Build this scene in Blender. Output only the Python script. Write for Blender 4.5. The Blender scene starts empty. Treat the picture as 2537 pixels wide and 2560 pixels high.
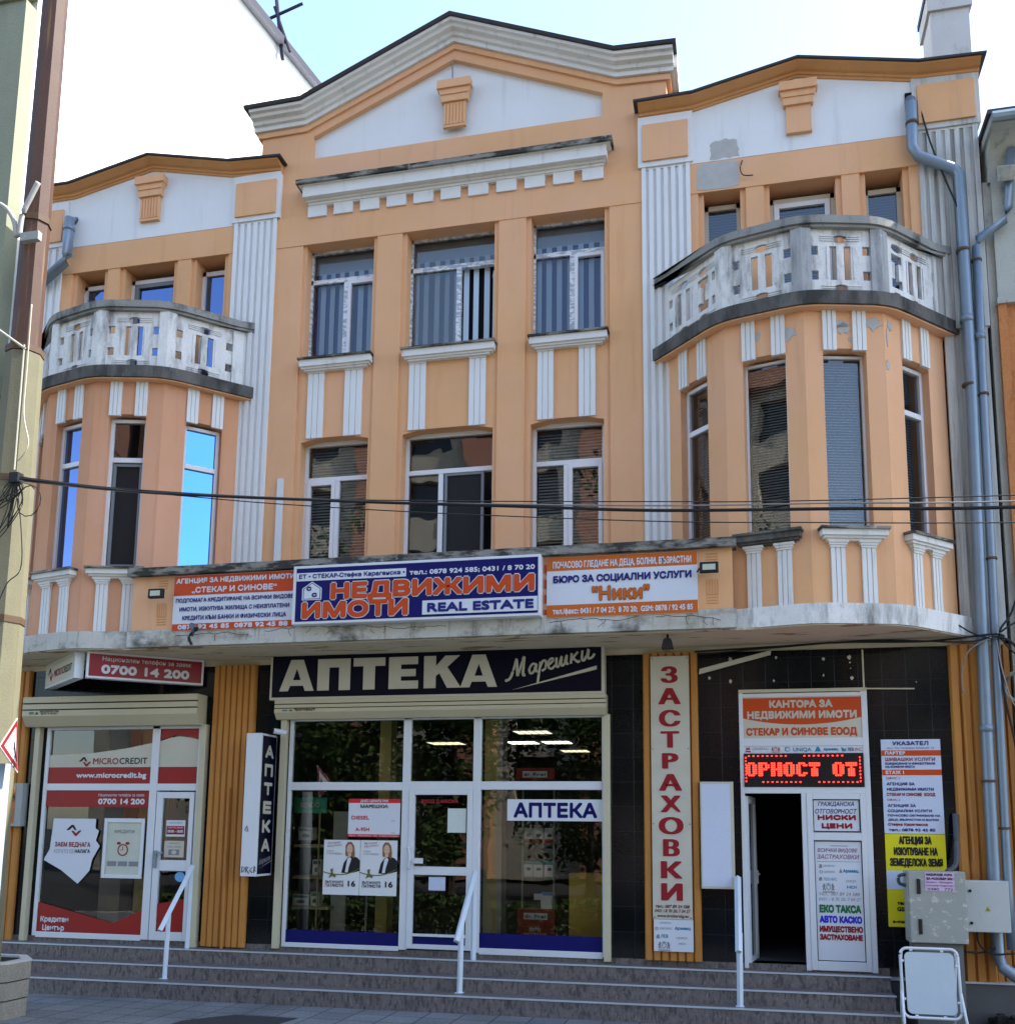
import bpy, math, random
from mathutils import Vector, Matrix, noise
from mathutils.geometry import tessellate_polygon
random.seed(7)
SC = bpy.context.scene
COL = SC.collection
R = math.radians

# ------------------------------------------------------------------ camera
CAM = Vector((0, -13.2, 2.205))
pitch, yaw, roll = 0.1502648, 0.22991558, 0.01076514
f_ = Vector((-math.sin(yaw)*math.cos(pitch), math.cos(yaw)*math.cos(pitch), math.sin(pitch)))
r0 = Vector((math.cos(yaw), math.sin(yaw), 0)); u0 = r0.cross(f_)
r_ = r0*math.cos(roll)+u0*math.sin(roll); u_ = -r0*math.sin(roll)+u0*math.cos(roll)
cd = bpy.data.cameras.new('camera'); cam = bpy.data.objects.new('camera', cd); COL.objects.link(cam)
cam.matrix_world = Matrix(((r_.x, u_.x, -f_.x, CAM.x), (r_.y, u_.y, -f_.y, CAM.y), (r_.z, u_.z, -f_.z, CAM.z), (0, 0, 0, 1)))
cd.sensor_fit = 'VERTICAL'; cd.sensor_height = 24; cd.sensor_width = 24
cd.lens = 24*2540/2560; cd.shift_y = (1690-1280)/2560
cd.clip_start = .05; cd.clip_end = 3000
SC.camera = cam

# ------------------------------------------------------------------ light
SUN_AZ, SUN_EL = R(18), R(50)           # azimuth from +x towards +y
sd = Vector((math.cos(SUN_AZ)*math.cos(SUN_EL), math.sin(SUN_AZ)*math.cos(SUN_EL), math.sin(SUN_EL)))
w = bpy.data.worlds.new('World'); SC.world = w; w.use_nodes = True
nt = w.node_tree; bg = nt.nodes['Background']
sky = nt.nodes.new('ShaderNodeTexSky'); sky.sky_type = 'NISHITA'; sky.sun_disc = False
sky.sun_elevation = SUN_EL; sky.sun_rotation = math.atan2(sd.x, sd.y)
sky.air_density = 1.0; sky.dust_density = 1.1; sky.ozone_density = 1.0
nt.links.new(sky.outputs[0], bg.inputs[0]); bg.inputs[1].default_value = 0.15
sl = bpy.data.lights.new('sun', 'SUN'); sl.energy = 3.2; sl.angle = R(.5); sl.color = (1, .95, .86)
so = bpy.data.objects.new('sun', sl); COL.objects.link(so)
so.rotation_euler = (-sd).to_track_quat('-Z', 'Y').to_euler(); so.location = (20, 5, 40)
SC.view_settings.view_transform = 'Standard'; SC.view_settings.look = 'None'
SC.view_settings.exposure = 1.95; SC.view_settings.gamma = 1
SC.cycles.use_denoising = True
SC.cycles.max_bounces = 8; SC.cycles.transparent_max_bounces = 12
SC.cycles.caustics_reflective = False; SC.cycles.caustics_refractive = False

# ------------------------------------------------------------------ materials
def s2l(c):
    return tuple(((x/255)/12.92 if x/255 <= .04045 else ((x/255+.055)/1.055)**2.4) for x in c)
MATS = {}
def N(nt, t, **k):
    n = nt.nodes.new(t)
    for a, b in k.items(): setattr(n, a, b)
    return n
def mat(name, col, rough=.8, var=.08, vscale=3., fine=.05, fscale=60., bump=0., bscale=120., metal=0.,
        dirt=None, spec=.3, coat=0., emis=None):
    """col in linear; large + fine brightness variation; dirt=(colour, amount, scale xyz, low, high) adds stains"""
    if name in MATS: return MATS[name]
    m = bpy.data.materials.new(name); m.use_nodes = True; nt = m.node_tree; L = nt.links
    p = nt.nodes['Principled BSDF']
    p.inputs['Roughness'].default_value = rough; p.inputs['Metallic'].default_value = metal
    p.inputs['Specular IOR Level'].default_value = spec
    if coat: p.inputs['Coat Weight'].default_value = coat; p.inputs['Coat Roughness'].default_value = .08
    tc = N(nt, 'ShaderNodeTexCoord')
    def nz(scale, det=4):
        n = N(nt, 'ShaderNodeTexNoise'); n.inputs['Scale'].default_value = scale; n.inputs['Detail'].default_value = det
        L.new(tc.outputs['Object'], n.inputs['Vector']); return n
    rgb = N(nt, 'ShaderNodeRGB'); rgb.outputs[0].default_value = (*col, 1)
    cur = rgb.outputs[0]
    if var or fine:
        a = nz(vscale); b = nz(fscale, 2)
        ma = N(nt, 'ShaderNodeMath', operation='MULTIPLY_ADD'); ma.inputs[1].default_value = var*3; ma.inputs[2].default_value = 1-var*1.5
        L.new(a.outputs['Fac'], ma.inputs[0])
        mb = N(nt, 'ShaderNodeMath', operation='MULTIPLY_ADD'); mb.inputs[1].default_value = fine*3; mb.inputs[2].default_value = -fine*1.5
        L.new(b.outputs['Fac'], mb.inputs[0])
        ad = N(nt, 'ShaderNodeMath', operation='ADD'); L.new(ma.outputs[0], ad.inputs[0]); L.new(mb.outputs[0], ad.inputs[1])
        vm = N(nt, 'ShaderNodeVectorMath', operation='SCALE'); L.new(cur, vm.inputs[0]); L.new(ad.outputs[0], vm.inputs['Scale'])
        cur = vm.outputs[0]
    for d in (dirt or []):
        dc, amt, sc, lo, hi = d
        mp = N(nt, 'ShaderNodeMapping'); mp.inputs['Scale'].default_value = sc
        L.new(tc.outputs['Object'], mp.inputs[0])
        n = N(nt, 'ShaderNodeTexNoise'); n.inputs['Scale'].default_value = 1; n.inputs['Detail'].default_value = 6; n.inputs['Roughness'].default_value = .65
        L.new(mp.outputs[0], n.inputs['Vector'])
        mr = N(nt, 'ShaderNodeMapRange'); mr.inputs[1].default_value = lo; mr.inputs[2].default_value = hi; mr.inputs[4].default_value = amt
        L.new(n.outputs['Fac'], mr.inputs[0])
        mx = N(nt, 'ShaderNodeMix', data_type='RGBA'); L.new(mr.outputs[0], mx.inputs['Factor']); L.new(cur, mx.inputs['A']); mx.inputs['B'].default_value = (*dc, 1)
        cur = mx.outputs['Result']
    L.new(cur, p.inputs['Base Color'])
    if bump:
        n = nz(bscale, 3); bp = N(nt, 'ShaderNodeBump'); bp.inputs['Strength'].default_value = bump; bp.inputs['Distance'].default_value = .01
        L.new(n.outputs['Fac'], bp.inputs['Height']); L.new(bp.outputs[0], p.inputs['Normal'])
    if emis:
        p.inputs['Emission Color'].default_value = (*emis[0], 1); p.inputs['Emission Strength'].default_value = emis[1]
    MATS[name] = m; return m
def glass(name, tint=(.8, .85, .88), refl=.0, ior=1.6, rcol=(1, 1, 1), rough=.0, wav=0.02):
    m = bpy.data.materials.new(name); m.use_nodes = True; nt = m.node_tree; L = nt.links
    nt.nodes.remove(nt.nodes['Principled BSDF']); out = nt.nodes['Material Output']
    tr = N(nt, 'ShaderNodeBsdfTransparent'); tr.inputs[0].default_value = (*tint, 1)
    gl = N(nt, 'ShaderNodeBsdfGlossy'); gl.inputs[0].default_value = (*rcol, 1); gl.inputs['Roughness'].default_value = rough
    fr = N(nt, 'ShaderNodeFresnel'); fr.inputs[0].default_value = ior
    ad = N(nt, 'ShaderNodeMath', operation='ADD', use_clamp=True); ad.inputs[1].default_value = refl
    L.new(fr.outputs[0], ad.inputs[0])
    mx = N(nt, 'ShaderNodeMixShader'); L.new(ad.outputs[0], mx.inputs[0]); L.new(tr.outputs[0], mx.inputs[1]); L.new(gl.outputs[0], mx.inputs[2])
    if wav:
        tc = N(nt, 'ShaderNodeTexCoord'); n = N(nt, 'ShaderNodeTexNoise'); n.inputs['Scale'].default_value = 2.2; n.inputs['Detail'].default_value = 1
        L.new(tc.outputs['Object'], n.inputs['Vector'])
        b = N(nt, 'ShaderNodeBump'); b.inputs['Strength'].default_value = wav; b.inputs['Distance'].default_value = .1
        L.new(n.outputs['Fac'], b.inputs['Height']); L.new(b.outputs[0], gl.inputs['Normal'])
    L.new(mx.outputs[0], out.inputs[0]); MATS[name] = m; return m

STREAK = (7, 7, .5)
GRIME = (.05, .048, .042)
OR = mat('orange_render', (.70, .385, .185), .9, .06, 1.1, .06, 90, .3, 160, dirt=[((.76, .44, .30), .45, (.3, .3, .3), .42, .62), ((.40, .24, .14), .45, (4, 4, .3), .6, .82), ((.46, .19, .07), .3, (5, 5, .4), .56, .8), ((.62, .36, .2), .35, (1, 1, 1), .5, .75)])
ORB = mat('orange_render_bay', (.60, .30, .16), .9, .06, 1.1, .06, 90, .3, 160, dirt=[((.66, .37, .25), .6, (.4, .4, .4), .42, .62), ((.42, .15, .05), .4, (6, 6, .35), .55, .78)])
ORT = mat('orange_trim', (.56, .28, .11), .9, .1, 3, .06, 60, .2, 150, dirt=[((.2, .1, .04), .5, (3, 3, 3), .6, .8)])
WH = mat('white_paint', (.70, .71, .70), .85, .04, 1.5, .04, 80, .15, 180, dirt=[((.33, .34, .33), .4, STREAK, .58, .85)])
WHT = mat('white_trim', (.69, .69, .66), .85, .06, 2.5, .05, 60, .2, 120, dirt=[((.2, .2, .18), .55, (9, 9, 1.2), .57, .8)])
WHD = mat('white_weathered', (.70, .70, .67), .9, .1, 3, .08, 40, .4, 60, dirt=[((.09, .09, .08), .85, (5, 5, 1.2), .5, .72), ((.3, .27, .2), .4, (11, 11, 6), .55, .75)])
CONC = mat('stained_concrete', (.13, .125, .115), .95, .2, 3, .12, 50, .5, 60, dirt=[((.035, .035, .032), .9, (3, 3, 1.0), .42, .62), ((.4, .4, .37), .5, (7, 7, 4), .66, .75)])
RAILC = mat('rail_stone', (.27, .27, .25), .95, .15, 3, .1, 50, .5, 60, dirt=[((.045, .045, .042), .9, (3, 3, 1.5), .5, .66)])
FASC = mat('fascia_concrete', (.5, .5, .46), .95, .1, 2, .08, 40, .5, 50, dirt=[((.07, .065, .05), .9, (2.2, 2.2, 3), .48, .66), ((.12, .11, .07), .6, (12, 12, 1), .56, .7), ((.33, .27, .16), .5, (1.2, 1.2, 2), .5, .7)])
SOFF = mat('soffit_render', (.58, .51, .36), .95, .08, 2, .05, 40, .2, 80, dirt=[((.22, .12, .05), .85, (1.5, 6, 1), .575, .62)])
COPE = mat('coping_stone', (.24, .23, .20), .95, .15, 3, .1, 40, .5, 50, dirt=[((.03, .03, .027), .95, (2.5, 2.5, 9), .44, .56), ((.55, .54, .5), .6, (6, 6, 6), .62, .7)])
ROOF = mat('roof_edge_metal', (.045, .042, .045), .6, .2, 4, .1, 60)
GREYP = mat('patch_mortar', (.42, .41, .38), .95, .1, 8, .08, 60, .3, 90)
PVC = mat('white_pvc', (.68, .69, .71), .35, .02, 2, .02, 40, spec=.5)
PVCD = mat('grey_pvc', (.18, .2, .22), .4, .03, 2, .02, 40)
FILM = mat('film_pvc', (.7, .71, .72), .45, .05, 3, .03, 60, dirt=[((.22, .28, .34), .75, (9, 9, 22), .47, .53)])
BLK = mat('black_tile_base', (.010, .011, .016), .16, .1, 2, .05, 40, spec=.5)
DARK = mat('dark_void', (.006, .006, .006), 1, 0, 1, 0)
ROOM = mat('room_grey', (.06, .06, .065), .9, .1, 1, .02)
SHUT = mat('shutter_cream', (.50, .46, .32), .5, .05, 3, .03, 50, dirt=[((.3, .25, .15), .4, (6, 6, 6), .6, .8)])
ALU = mat('white_aluminium', (.62, .65, .68), .4, .02, 2, .02, 40, spec=.5)
ALUB = mat('rail_paint', (.52, .60, .68), .4, .05, 5, .04, 60, spec=.5)
STEEL = mat('zinc_pipe', (.20, .26, .32), .42, .1, 4, .06, 50, metal=.35, dirt=[((.2, .24, .28), .5, (12, 12, 1), .5, .7)])
STEELP = mat('painted_pipe', (.24, .32, .36), .45, .1, 4, .06, 50, dirt=[((.4, .46, .48), .4, (10, 10, .8), .5, .7)], spec=.5)
CABLE = mat('cable_black', (.012, .012, .013), .6, 0, 1, 0)
CABLEG = mat('cable_grey', (.25, .24, .22), .6, .1, 5, .05)
CORR = mat('orange_cladding', (.46, .20, .045), .7, .1, 2.5, .06, 60, .15, 100, dirt=[((.2, .09, .02), .7, (16, 16, .5), .58, .74), ((.30, .25, .18), .8, (7, 7, 2.2), .67, .74)])
YEL = mat('sign_yellow', (.66, .58, .01), .6, .02, 3, .02)
BLUE = mat('sign_navy', (.004, .005, .10), .45, .02, 3, .02, spec=.2)
INK = mat('sign_ink_blue', (.012, .014, .16), .6, 0, 1, 0)
INKB = mat('sign_ink_black', (.012, .012, .014), .6, 0, 1, 0)
DNAVY = mat('sign_dark_navy', (.003, .003, .014), .4, .03, 3, .02, spec=.12)
SWH = mat('sign_white', (.60, .63, .68), .5, .02, 3, .02)
SCR = mat('sign_cream', (.52, .50, .41), .5, .04, 2, .02, dirt=[((.4, .36, .24), .5, (1, 1, 2), .45, .75)])
SOR = mat('sign_orange', (.52, .058, .006), .5, .03, 3, .02)
SOR2 = mat('sign_orange_light', (.52, .115, .010), .5, .03, 3, .02)
LRED = mat('letter_red', (.26, .008, .016), .5, .04, 4, .02)
SRED = mat('sign_crimson', (.24, .005, .012), .4, .04, 3, .02)
SRED2 = mat('sticker_red', (.27, .008, .006), .4, .05, 2, .02)
GRN = mat('letter_green', (.012, .16, .05), .5, 0, 1, 0)
LBL = mat('letter_bright_blue', (.02, .03, .50), .5, 0, 1, 0)
LGR = mat('letter_grey', (.22, .22, .24), .6, 0, 1, 0)
LCY = mat('letter_cyan', (.02, .2, .36), .6, 0, 1, 0)
LPK = mat('letter_plum', (.30, .12, .2), .6, 0, 1, 0)
NOSE = mat('nosing_aluminium', (.5, .55, .6), .4, .05, 4, .04, 50, metal=.3)
CONCP = mat('pole_concrete', (.17, .16, .105), .9, .1, 3, .08, 40, .4, 60, dirt=[((.2, .18, .1), .6, (10, 10, .5), .52, .7)])
POLEB = mat('pole_brown', (.075, .038, .026), .65, .15, 3, .1, 40, .3, 60, dirt=[((.25, .14, .05), .6, (14, 14, .5), .57, .7)])
RUST = mat('rust_metal', (.1, .06, .035), .7, .2, 8, .1, 50)
GREYM = mat('cabinet_grey', (.31, .32, .29), .5, .06, 4, .05, 50, .1, 60, dirt=[((.6, .58, .48), .6, (9, 9, 14), .56, .62), ((.2, .19, .16), .5, (5, 5, 5), .6, .75)])
GREYM2 = mat('cabinet_light_grey', (.44, .46, .44), .5, .05, 4, .04, 50, dirt=[((.35, .34, .3), .4, (9, 9, 9), .58, .7)])
OLIVE = mat('olive_render', (.25, .26, .18), .95, .06, 1.2, .1, 35, .6, 45, dirt=[((.16, .16, .1), .4, (3, 3, .4), .55, .75)])
WGABLE = mat('white_render', (.80, .80, .78), .9, .03, 2, .06, 45, .6, 40)
NEIW = mat('neighbour_cement', (.42, .43, .38), .95, .12, 2, .08, 40, .5, 45, dirt=[((.13, .12, .1), .7, (4, 4, 2), .56, .7)])
NEIO = mat('neighbour_orange', (.50, .20, .07), .95, .1, 4, .12, 30, .7, 35, dirt=[((.2, .07, .02), .6, (10, 10, 3), .55, .7)])
PILD = mat('dirty_pilaster', (.52, .53, .50), .9, .1, 2, .06, 50, .3, 80, dirt=[((.16, .15, .12), .7, (8, 8, .4), .5, .7)])
ACR = mat('bin_concrete', (.24, .22, .18), .95, .1, 6, .3, 55, .5, 60)
WOOD = mat('yellow_panel', (.55, .42, .09), .6, .05, 3, .04)
PILY = mat('pillar_yellow', (.52, .45, .17), .8, .08, 3, .06)
TEAL = mat('display_teal', (.03, .42, .28), .4, .02)
BRED = mat('box_red', (.22, .012, .012), .45, .05)
CARD = mat('carton_white', (.65, .67, .68), .5, .03)
BSLAT = mat('blind_slat', (.66, .70, .66), .6, .03, 3, .02)
BSLATD = mat('blind_slat_dark', (.16, .19, .22), .6, .03, 3, .02)
VSL = mat('vertical_slat_pale', (.52, .68, .82), .8, .03, 3, .02)  # pale slats, blue tint painted in for the sky reflected over them
SKYR = mat('sky_reflection_navy', (.008, .05, .27), .8, .03, 3, .02)  # blue of the sky reflection, put into the backing colour
SKIN = mat('print_skin', (.60, .38, .28), .6, 0, 1, 0)
HAIR = mat('print_hair', (.22, .115, .045), .6, .1, 20, .1)
FOL = mat('foliage', (.055, .10, .02), .6, .25, 1.5, .1)
BARK = mat('bark', (.08, .06, .045), .95, .2, 6, .1)
OPPW = mat('opposite_stone', (.60, .54, .42), .95, .15, 2, .15, 12, .6, 8)
OPPP = mat('opposite_pink', (.55, .26, .17), .9, .06, 2, .05)
LEDR = mat('led_red', (.3, .0, .0), .5, 0, 1, 0, emis=((1, .02, .01), 2.6))
TUBE = mat('ceiling_lamp_glow', (.8, .8, .75), .5, 0, 1, 0, emis=((1, .95, .75), 1.3))
TUBE2 = mat('ceiling_lamp_dim', (.8, .8, .7), .5, 0, 1, 0, emis=((1, .92, .62), .45))
G_UP = glass('glass_upper', (.82, .87, .9), .03, 1.65)
G_SKY = glass('glass_blue_film', (.02, .05, .2), .55, 2.2, (.15, .40, .95), .02)
G_TOP = glass('glass_top', (.85, .92, 1.0), .02, 1.5, wav=.015)
G_DEEP = glass('glass_deep_blue', (.03, .06, .22), .22, 1.9, (.35, .5, .95), .02)
G_SHOP = glass('glass_shop', (.82, .85, .84), .02, 1.5, wav=.01)

def granite(name, base, dark, light):
    m = mat(name, base, .55, .1, 1.5, 0, 10, spec=.4, dirt=[(dark, .85, (22, 22, 9), .48, .6), (light, .6, (38, 38, 15), .56, .66), (dark, .5, (5, 5, 3), .55, .7)])
    return m
STEP = granite('step_granite', (.15, .13, .122), (.055, .048, .048), (.28, .25, .235))
def tilemat(name, base, joint, w, h, rough=.2, mortar=.004, spec=.5, rot=False, var=.3, offs=0.0):
    m = bpy.data.materials.new(name); m.use_nodes = True; nt = m.node_tree; L = nt.links; p = nt.nodes['Principled BSDF']
    tc = N(nt, 'ShaderNodeTexCoord'); sx = N(nt, 'ShaderNodeSeparateXYZ'); L.new(tc.outputs['Object'], sx.inputs[0])
    cb = N(nt, 'ShaderNodeCombineXYZ'); L.new(sx.outputs['X'], cb.inputs['X']); L.new(sx.outputs['Y' if rot else 'Z'], cb.inputs['Y'])
    b = N(nt, 'ShaderNodeTexBrick'); b.offset = offs; b.inputs['Scale'].default_value = 1; b.inputs['Brick Width'].default_value = w; b.inputs['Row Height'].default_value = h
    b.inputs['Mortar Size'].default_value = mortar; b.inputs['Mortar Smooth'].default_value = .3
    b.inputs['Color1'].default_value = (*[c*(1+var) for c in base], 1); b.inputs['Color2'].default_value = (*[c*(1-var) for c in base], 1); b.inputs['Mortar'].default_value = (*joint, 1)
    L.new(cb.outputs[0], b.inputs['Vector'])
    n = N(nt, 'ShaderNodeTexNoise'); n.inputs['Scale'].default_value = 30; n.inputs['Detail'].default_value = 5; L.new(tc.outputs['Object'], n.inputs['Vector'])
    mx = N(nt, 'ShaderNodeMix', data_type='RGBA', blend_type='MULTIPLY'); mx.inputs['Factor'].default_value = .55
    L.new(b.outputs['Color'], mx.inputs['A'])
    cr = N(nt, 'ShaderNodeMapRange'); cr.inputs[1].default_value = .3; cr.inputs[2].default_value = .7; cr.inputs[3].default_value = .5; cr.inputs[4].default_value = 1.4
    L.new(n.outputs['Fac'], cr.inputs[0]); L.new(cr.outputs[0], mx.inputs['B'])
    n2 = N(nt, 'ShaderNodeTexNoise'); n2.inputs['Scale'].default_value = .9; n2.inputs['Detail'].default_value = 4; L.new(tc.outputs['Object'], n2.inputs['Vector'])
    mx2 = N(nt, 'ShaderNodeMix', data_type='RGBA', blend_type='MULTIPLY'); mx2.inputs['Factor'].default_value = .6
    cr2 = N(nt, 'ShaderNodeMapRange'); cr2.inputs[1].default_value = .35; cr2.inputs[2].default_value = .65; cr2.inputs[3].default_value = .6; cr2.inputs[4].default_value = 1.2
    L.new(n2.outputs['Fac'], cr2.inputs[0]); L.new(mx.outputs['Result'], mx2.inputs['A']); L.new(cr2.outputs[0], mx2.inputs['B'])
    L.new(mx2.outputs['Result'], p.inputs['Base Color']); p.inputs['Roughness'].default_value = rough; p.inputs['Specular IOR Level'].default_value = spec
    bp = N(nt, 'ShaderNodeBump'); bp.inputs['Strength'].default_value = .4; bp.inputs['Distance'].default_value = .004; L.new(b.outputs['Fac'], bp.inputs['Height']); bp.invert = True
    L.new(bp.outputs[0], p.inputs['Normal'])
    MATS[name] = m; return m
TILE = tilemat('black_tiles', (.005, .006, .009), (.022, .024, .026), .28, .315, .12, .003, .2)
PAVE = tilemat('paving_slabs', (.155, .17, .18), (.05, .052, .05), .42, .42, .85, .010, .25, True, .12)
ROADM = mat('asphalt', (.05, .05, .052), .9, .1, 1, .2, 80)

# ------------------------------------------------------------------ mesh builder
class MB:
    def __init__(s, fr=None): s.v = []; s.f = []; s.m = []; s.k = 0; s.fr = fr
    def at(s, x, y, z):
        if s.fr:
            o, t, n = s.fr; s.v.append((o[0]+t[0]*x+n[0]*y, o[1]+t[1]*x+n[1]*y, z))
        else: s.v.append((x, y, z))
        return len(s.v)-1
    def face(s, pts):
        s.f.append([s.at(*p) for p in pts]); s.m.append(s.k)
    def box(s, x0, x1, y0, y1, z0, z1):
        i = [s.at(*p) for p in ((x0, y0, z0), (x1, y0, z0), (x1, y1, z0), (x0, y1, z0), (x0, y0, z1), (x1, y0, z1), (x1, y1, z1), (x0, y1, z1))]
        for q in ((0, 1, 5, 4), (1, 2, 6, 5), (2, 3, 7, 6), (3, 0, 4, 7), (4, 5, 6, 7), (3, 2, 1, 0)):
            s.f.append([i[a] for a in q]); s.m.append(s.k)
        return s
    def poly(s, pts, y):
        s.face([(x, y, z) for x, z in pts]); return s
    def prism(s, pts, y0, y1):
        s.holed(pts, [], y0, y1); return s
    def holed(s, outer, holes, y0, y1, back=True):
        loops = [outer]+holes; flat = [p for l in loops for p in l]
        tris = tessellate_polygon([[Vector((p[0], p[1], 0)) for p in l] for l in loops])
        for y in ((y0, y1) if back else (y0,)):
            idx = [s.at(p[0], y, p[1]) for p in flat]
            for t in tris: s.f.append([idx[a] for a in t]); s.m.append(s.k)
        for l in loops:
            n = len(l)
            for i in range(n):
                a, b = l[i], l[(i+1) % n]
                s.face([(a[0], y0, a[1]), (b[0], y0, b[1]), (b[0], y1, b[1]), (a[0], y1, a[1])])
        return s
    def slab(s, pts, z0, z1):           # pts in plan
        tris = tessellate_polygon([[Vector((p[0], p[1], 0)) for p in pts]])
        for z in (z0, z1):
            idx = [s.at(p[0], p[1], z) for p in pts]
            for t in tris: s.f.append([idx[a] for a in t]); s.m.append(s.k)
        n = len(pts)
        for i in range(n):
            a, b = pts[i], pts[(i+1) % n]
            s.face([(a[0], a[1], z0), (b[0], b[1], z0), (b[0], b[1], z1), (a[0], a[1], z1)])
        return s
    def wall(s, x0, x1, z0, z1, holes, y, dep):
        xs = sorted({x0, x1, *[h[0] for h in holes], *[h[1] for h in holes]}); zs = sorted({z0, z1, *[h[2] for h in holes], *[h[3] for h in holes]})
        for i in range(len(xs)-1):
            for j in range(len(zs)-1):
                cx, cz = (xs[i]+xs[i+1])/2, (zs[j]+zs[j+1])/2
                if cx < x0 or cx > x1 or cz < z0 or cz > z1: continue
                if any(h[0] < cx < h[1] and h[2] < cz < h[3] for h in holes): continue
                s.face([(xs[i], y, zs[j]), (xs[i+1], y, zs[j]), (xs[i+1], y, zs[j+1]), (xs[i], y, zs[j+1])])
        for a, b, c, d in holes:
            s.face([(a, y, c), (a, y+dep, c), (a, y+dep, d), (a, y, d)]); s.face([(b, y, c), (b, y+dep, c), (b, y+dep, d), (b, y, d)])
            s.face([(a, y, d), (b, y, d), (b, y+dep, d), (a, y+dep, d)]); s.face([(a, y, c), (b, y, c), (b, y+dep, c), (a, y+dep, c)])
        return s
    def sweep(s, path, prof):           # path [(x,z)], profile [(y,dz)]
        for i in range(len(path)-1):
            (xa, za), (xb, zb) = path[i], path[i+1]
            for j in range(len(prof)-1):
                (ya, da), (yb, db) = prof[j], prof[j+1]
                s.face([(xa, ya, za+da), (xb, ya, zb+da), (xb, yb, zb+db), (xa, yb, za+db)])
        for (x, z) in (path[0], path[-1]):
            s.holed_cap([(y, z+d) for y, d in prof], x)
        return s
    def holed_cap(s, pts, x):
        tris = tessellate_polygon([[Vector((p[0], p[1], 0)) for p in pts]])
        idx = [s.at(x, p[0], p[1]) for p in pts]
        for t in tris: s.f.append([idx[a] for a in t]); s.m.append(s.k)
    def tube(s, pts, r, n=8, caps=True):
        pts = [Vector(p) for p in pts]; rings = []
        rr = r if isinstance(r, (list, tuple)) else [r]*len(pts)
        for i, p in enumerate(pts):
            t = (pts[min(i+1, len(pts)-1)]-pts[max(i-1, 0)]).normalized()
            a = Vector((0, 0, 1)) if abs(t.z) < .95 else Vector((1, 0, 0))
            u = t.cross(a).normalized(); v = t.cross(u)
            rings.append([s.at(*(p+u*math.cos(k*2*math.pi/n)*rr[i]+v*math.sin(k*2*math.pi/n)*rr[i])) for k in range(n)])
        for i in range(len(rings)-1):
            for k in range(n):
                s.f.append([rings[i][k], rings[i][(k+1) % n], rings[i+1][(k+1) % n], rings[i+1][k]]); s.m.append(s.k)
        if caps:
            s.f.append(rings[0][::-1]); s.m.append(s.k); s.f.append(rings[-1]); s.m.append(s.k)
        return s
    def build(s, name, mats, parent=None, smooth=False, bevel=0, **props):
        me = bpy.data.meshes.new(name); me.from_pydata(s.v, [], s.f)
        mats = mats if isinstance(mats, (list, tuple)) else [mats]
        for m in mats: me.materials.append(m)
        me.polygons.foreach_set('material_index', s.m)
        if smooth: me.polygons.foreach_set('use_smooth', [True]*len(me.polygons))
        me.update()
        o = bpy.data.objects.new(name, me); COL.objects.link(o)
        if parent: o.parent = parent
        if bevel:
            b = o.modifiers.new('bevel', 'BEVEL'); b.width = bevel; b.segments = 2; b.limit_method = 'ANGLE'; b.angle_limit = R(50)
        for k, v in props.items(): o[k] = v
        return o
def thing(name, label, cat, group=None, loc=(0, 0, 0)):
    o = bpy.data.objects.new(name, None); COL.objects.link(o); o['label'] = label; o['category'] = cat
    o.empty_display_size = .1
    if group: o['group'] = group
    return o
def tag(o, label, cat, group=None):
    o['label'] = label; o['category'] = cat
    if group: o['group'] = group
    return o
def smooth_path(pts, n=8):
    pts = [Vector(p) for p in pts]; out = []
    for i in range(len(pts)-1):
        p0, p1, p2, p3 = pts[max(i-1, 0)], pts[i], pts[i+1], pts[min(i+2, len(pts)-1)]
        for k in range(n):
            t = k/n; out.append(.5*((2*p1)+(p2-p0)*t+(2*p0-5*p1+4*p2-p3)*t*t+(3*p1-p0-3*p2+p3)*t**3))
    out.append(pts[-1]); return out
# ------------------------------------------------------------------ lettering
_TC = {}
def _raw(txt, shear=0., spacing=1.):
    txt = txt.replace('\u0420', 'P')          # same shape, cleaner outline
    k = (txt, shear, spacing)
    if k not in _TC:
        if 'ф' in txt:                      # this glyph is drawn as a bowl with a stem
            vs, fs = [list(a) for a in _raw(txt.replace('ф', 'о'), shear, spacing)]; vs, fs = list(vs), list(fs)
            ow = max(q[0] for q in _raw('о')[0])-min(q[0] for q in _raw('о')[0])
            for i, ch in enumerate(txt):
                if ch == 'ф':
                    xr = max(q[0] for q in _raw(txt[:i].replace('ф', 'о')+'о', shear, spacing)[0]); xc = xr-ow/2; n0 = len(vs)
                    vs += [(xc-.04-.2*shear, -.2), (xc+.04-.2*shear, -.2), (xc+.04+.74*shear, .74), (xc-.04+.74*shear, .74)]; fs.append([n0, n0+1, n0+2, n0+3])
            _TC[k] = (vs, fs); return _TC[k]
        c = bpy.data.curves.new('lettering', 'FONT'); c.body = txt; c.shear = shear; c.space_character = spacing; c.resolution_u = 3
        o = bpy.data.objects.new('lettering', c); COL.objects.link(o)
        dg = bpy.context.evaluated_depsgraph_get(); me = bpy.data.meshes.new_from_object(o.evaluated_get(dg))
        _TC[k] = ([(v.co.x, v.co.y) for v in me.vertices], [list(p.vertices) for p in me.polygons])
        bpy.data.objects.remove(o); bpy.data.curves.remove(c); bpy.data.meshes.remove(me)
    return _TC[k]
_H = None
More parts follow.
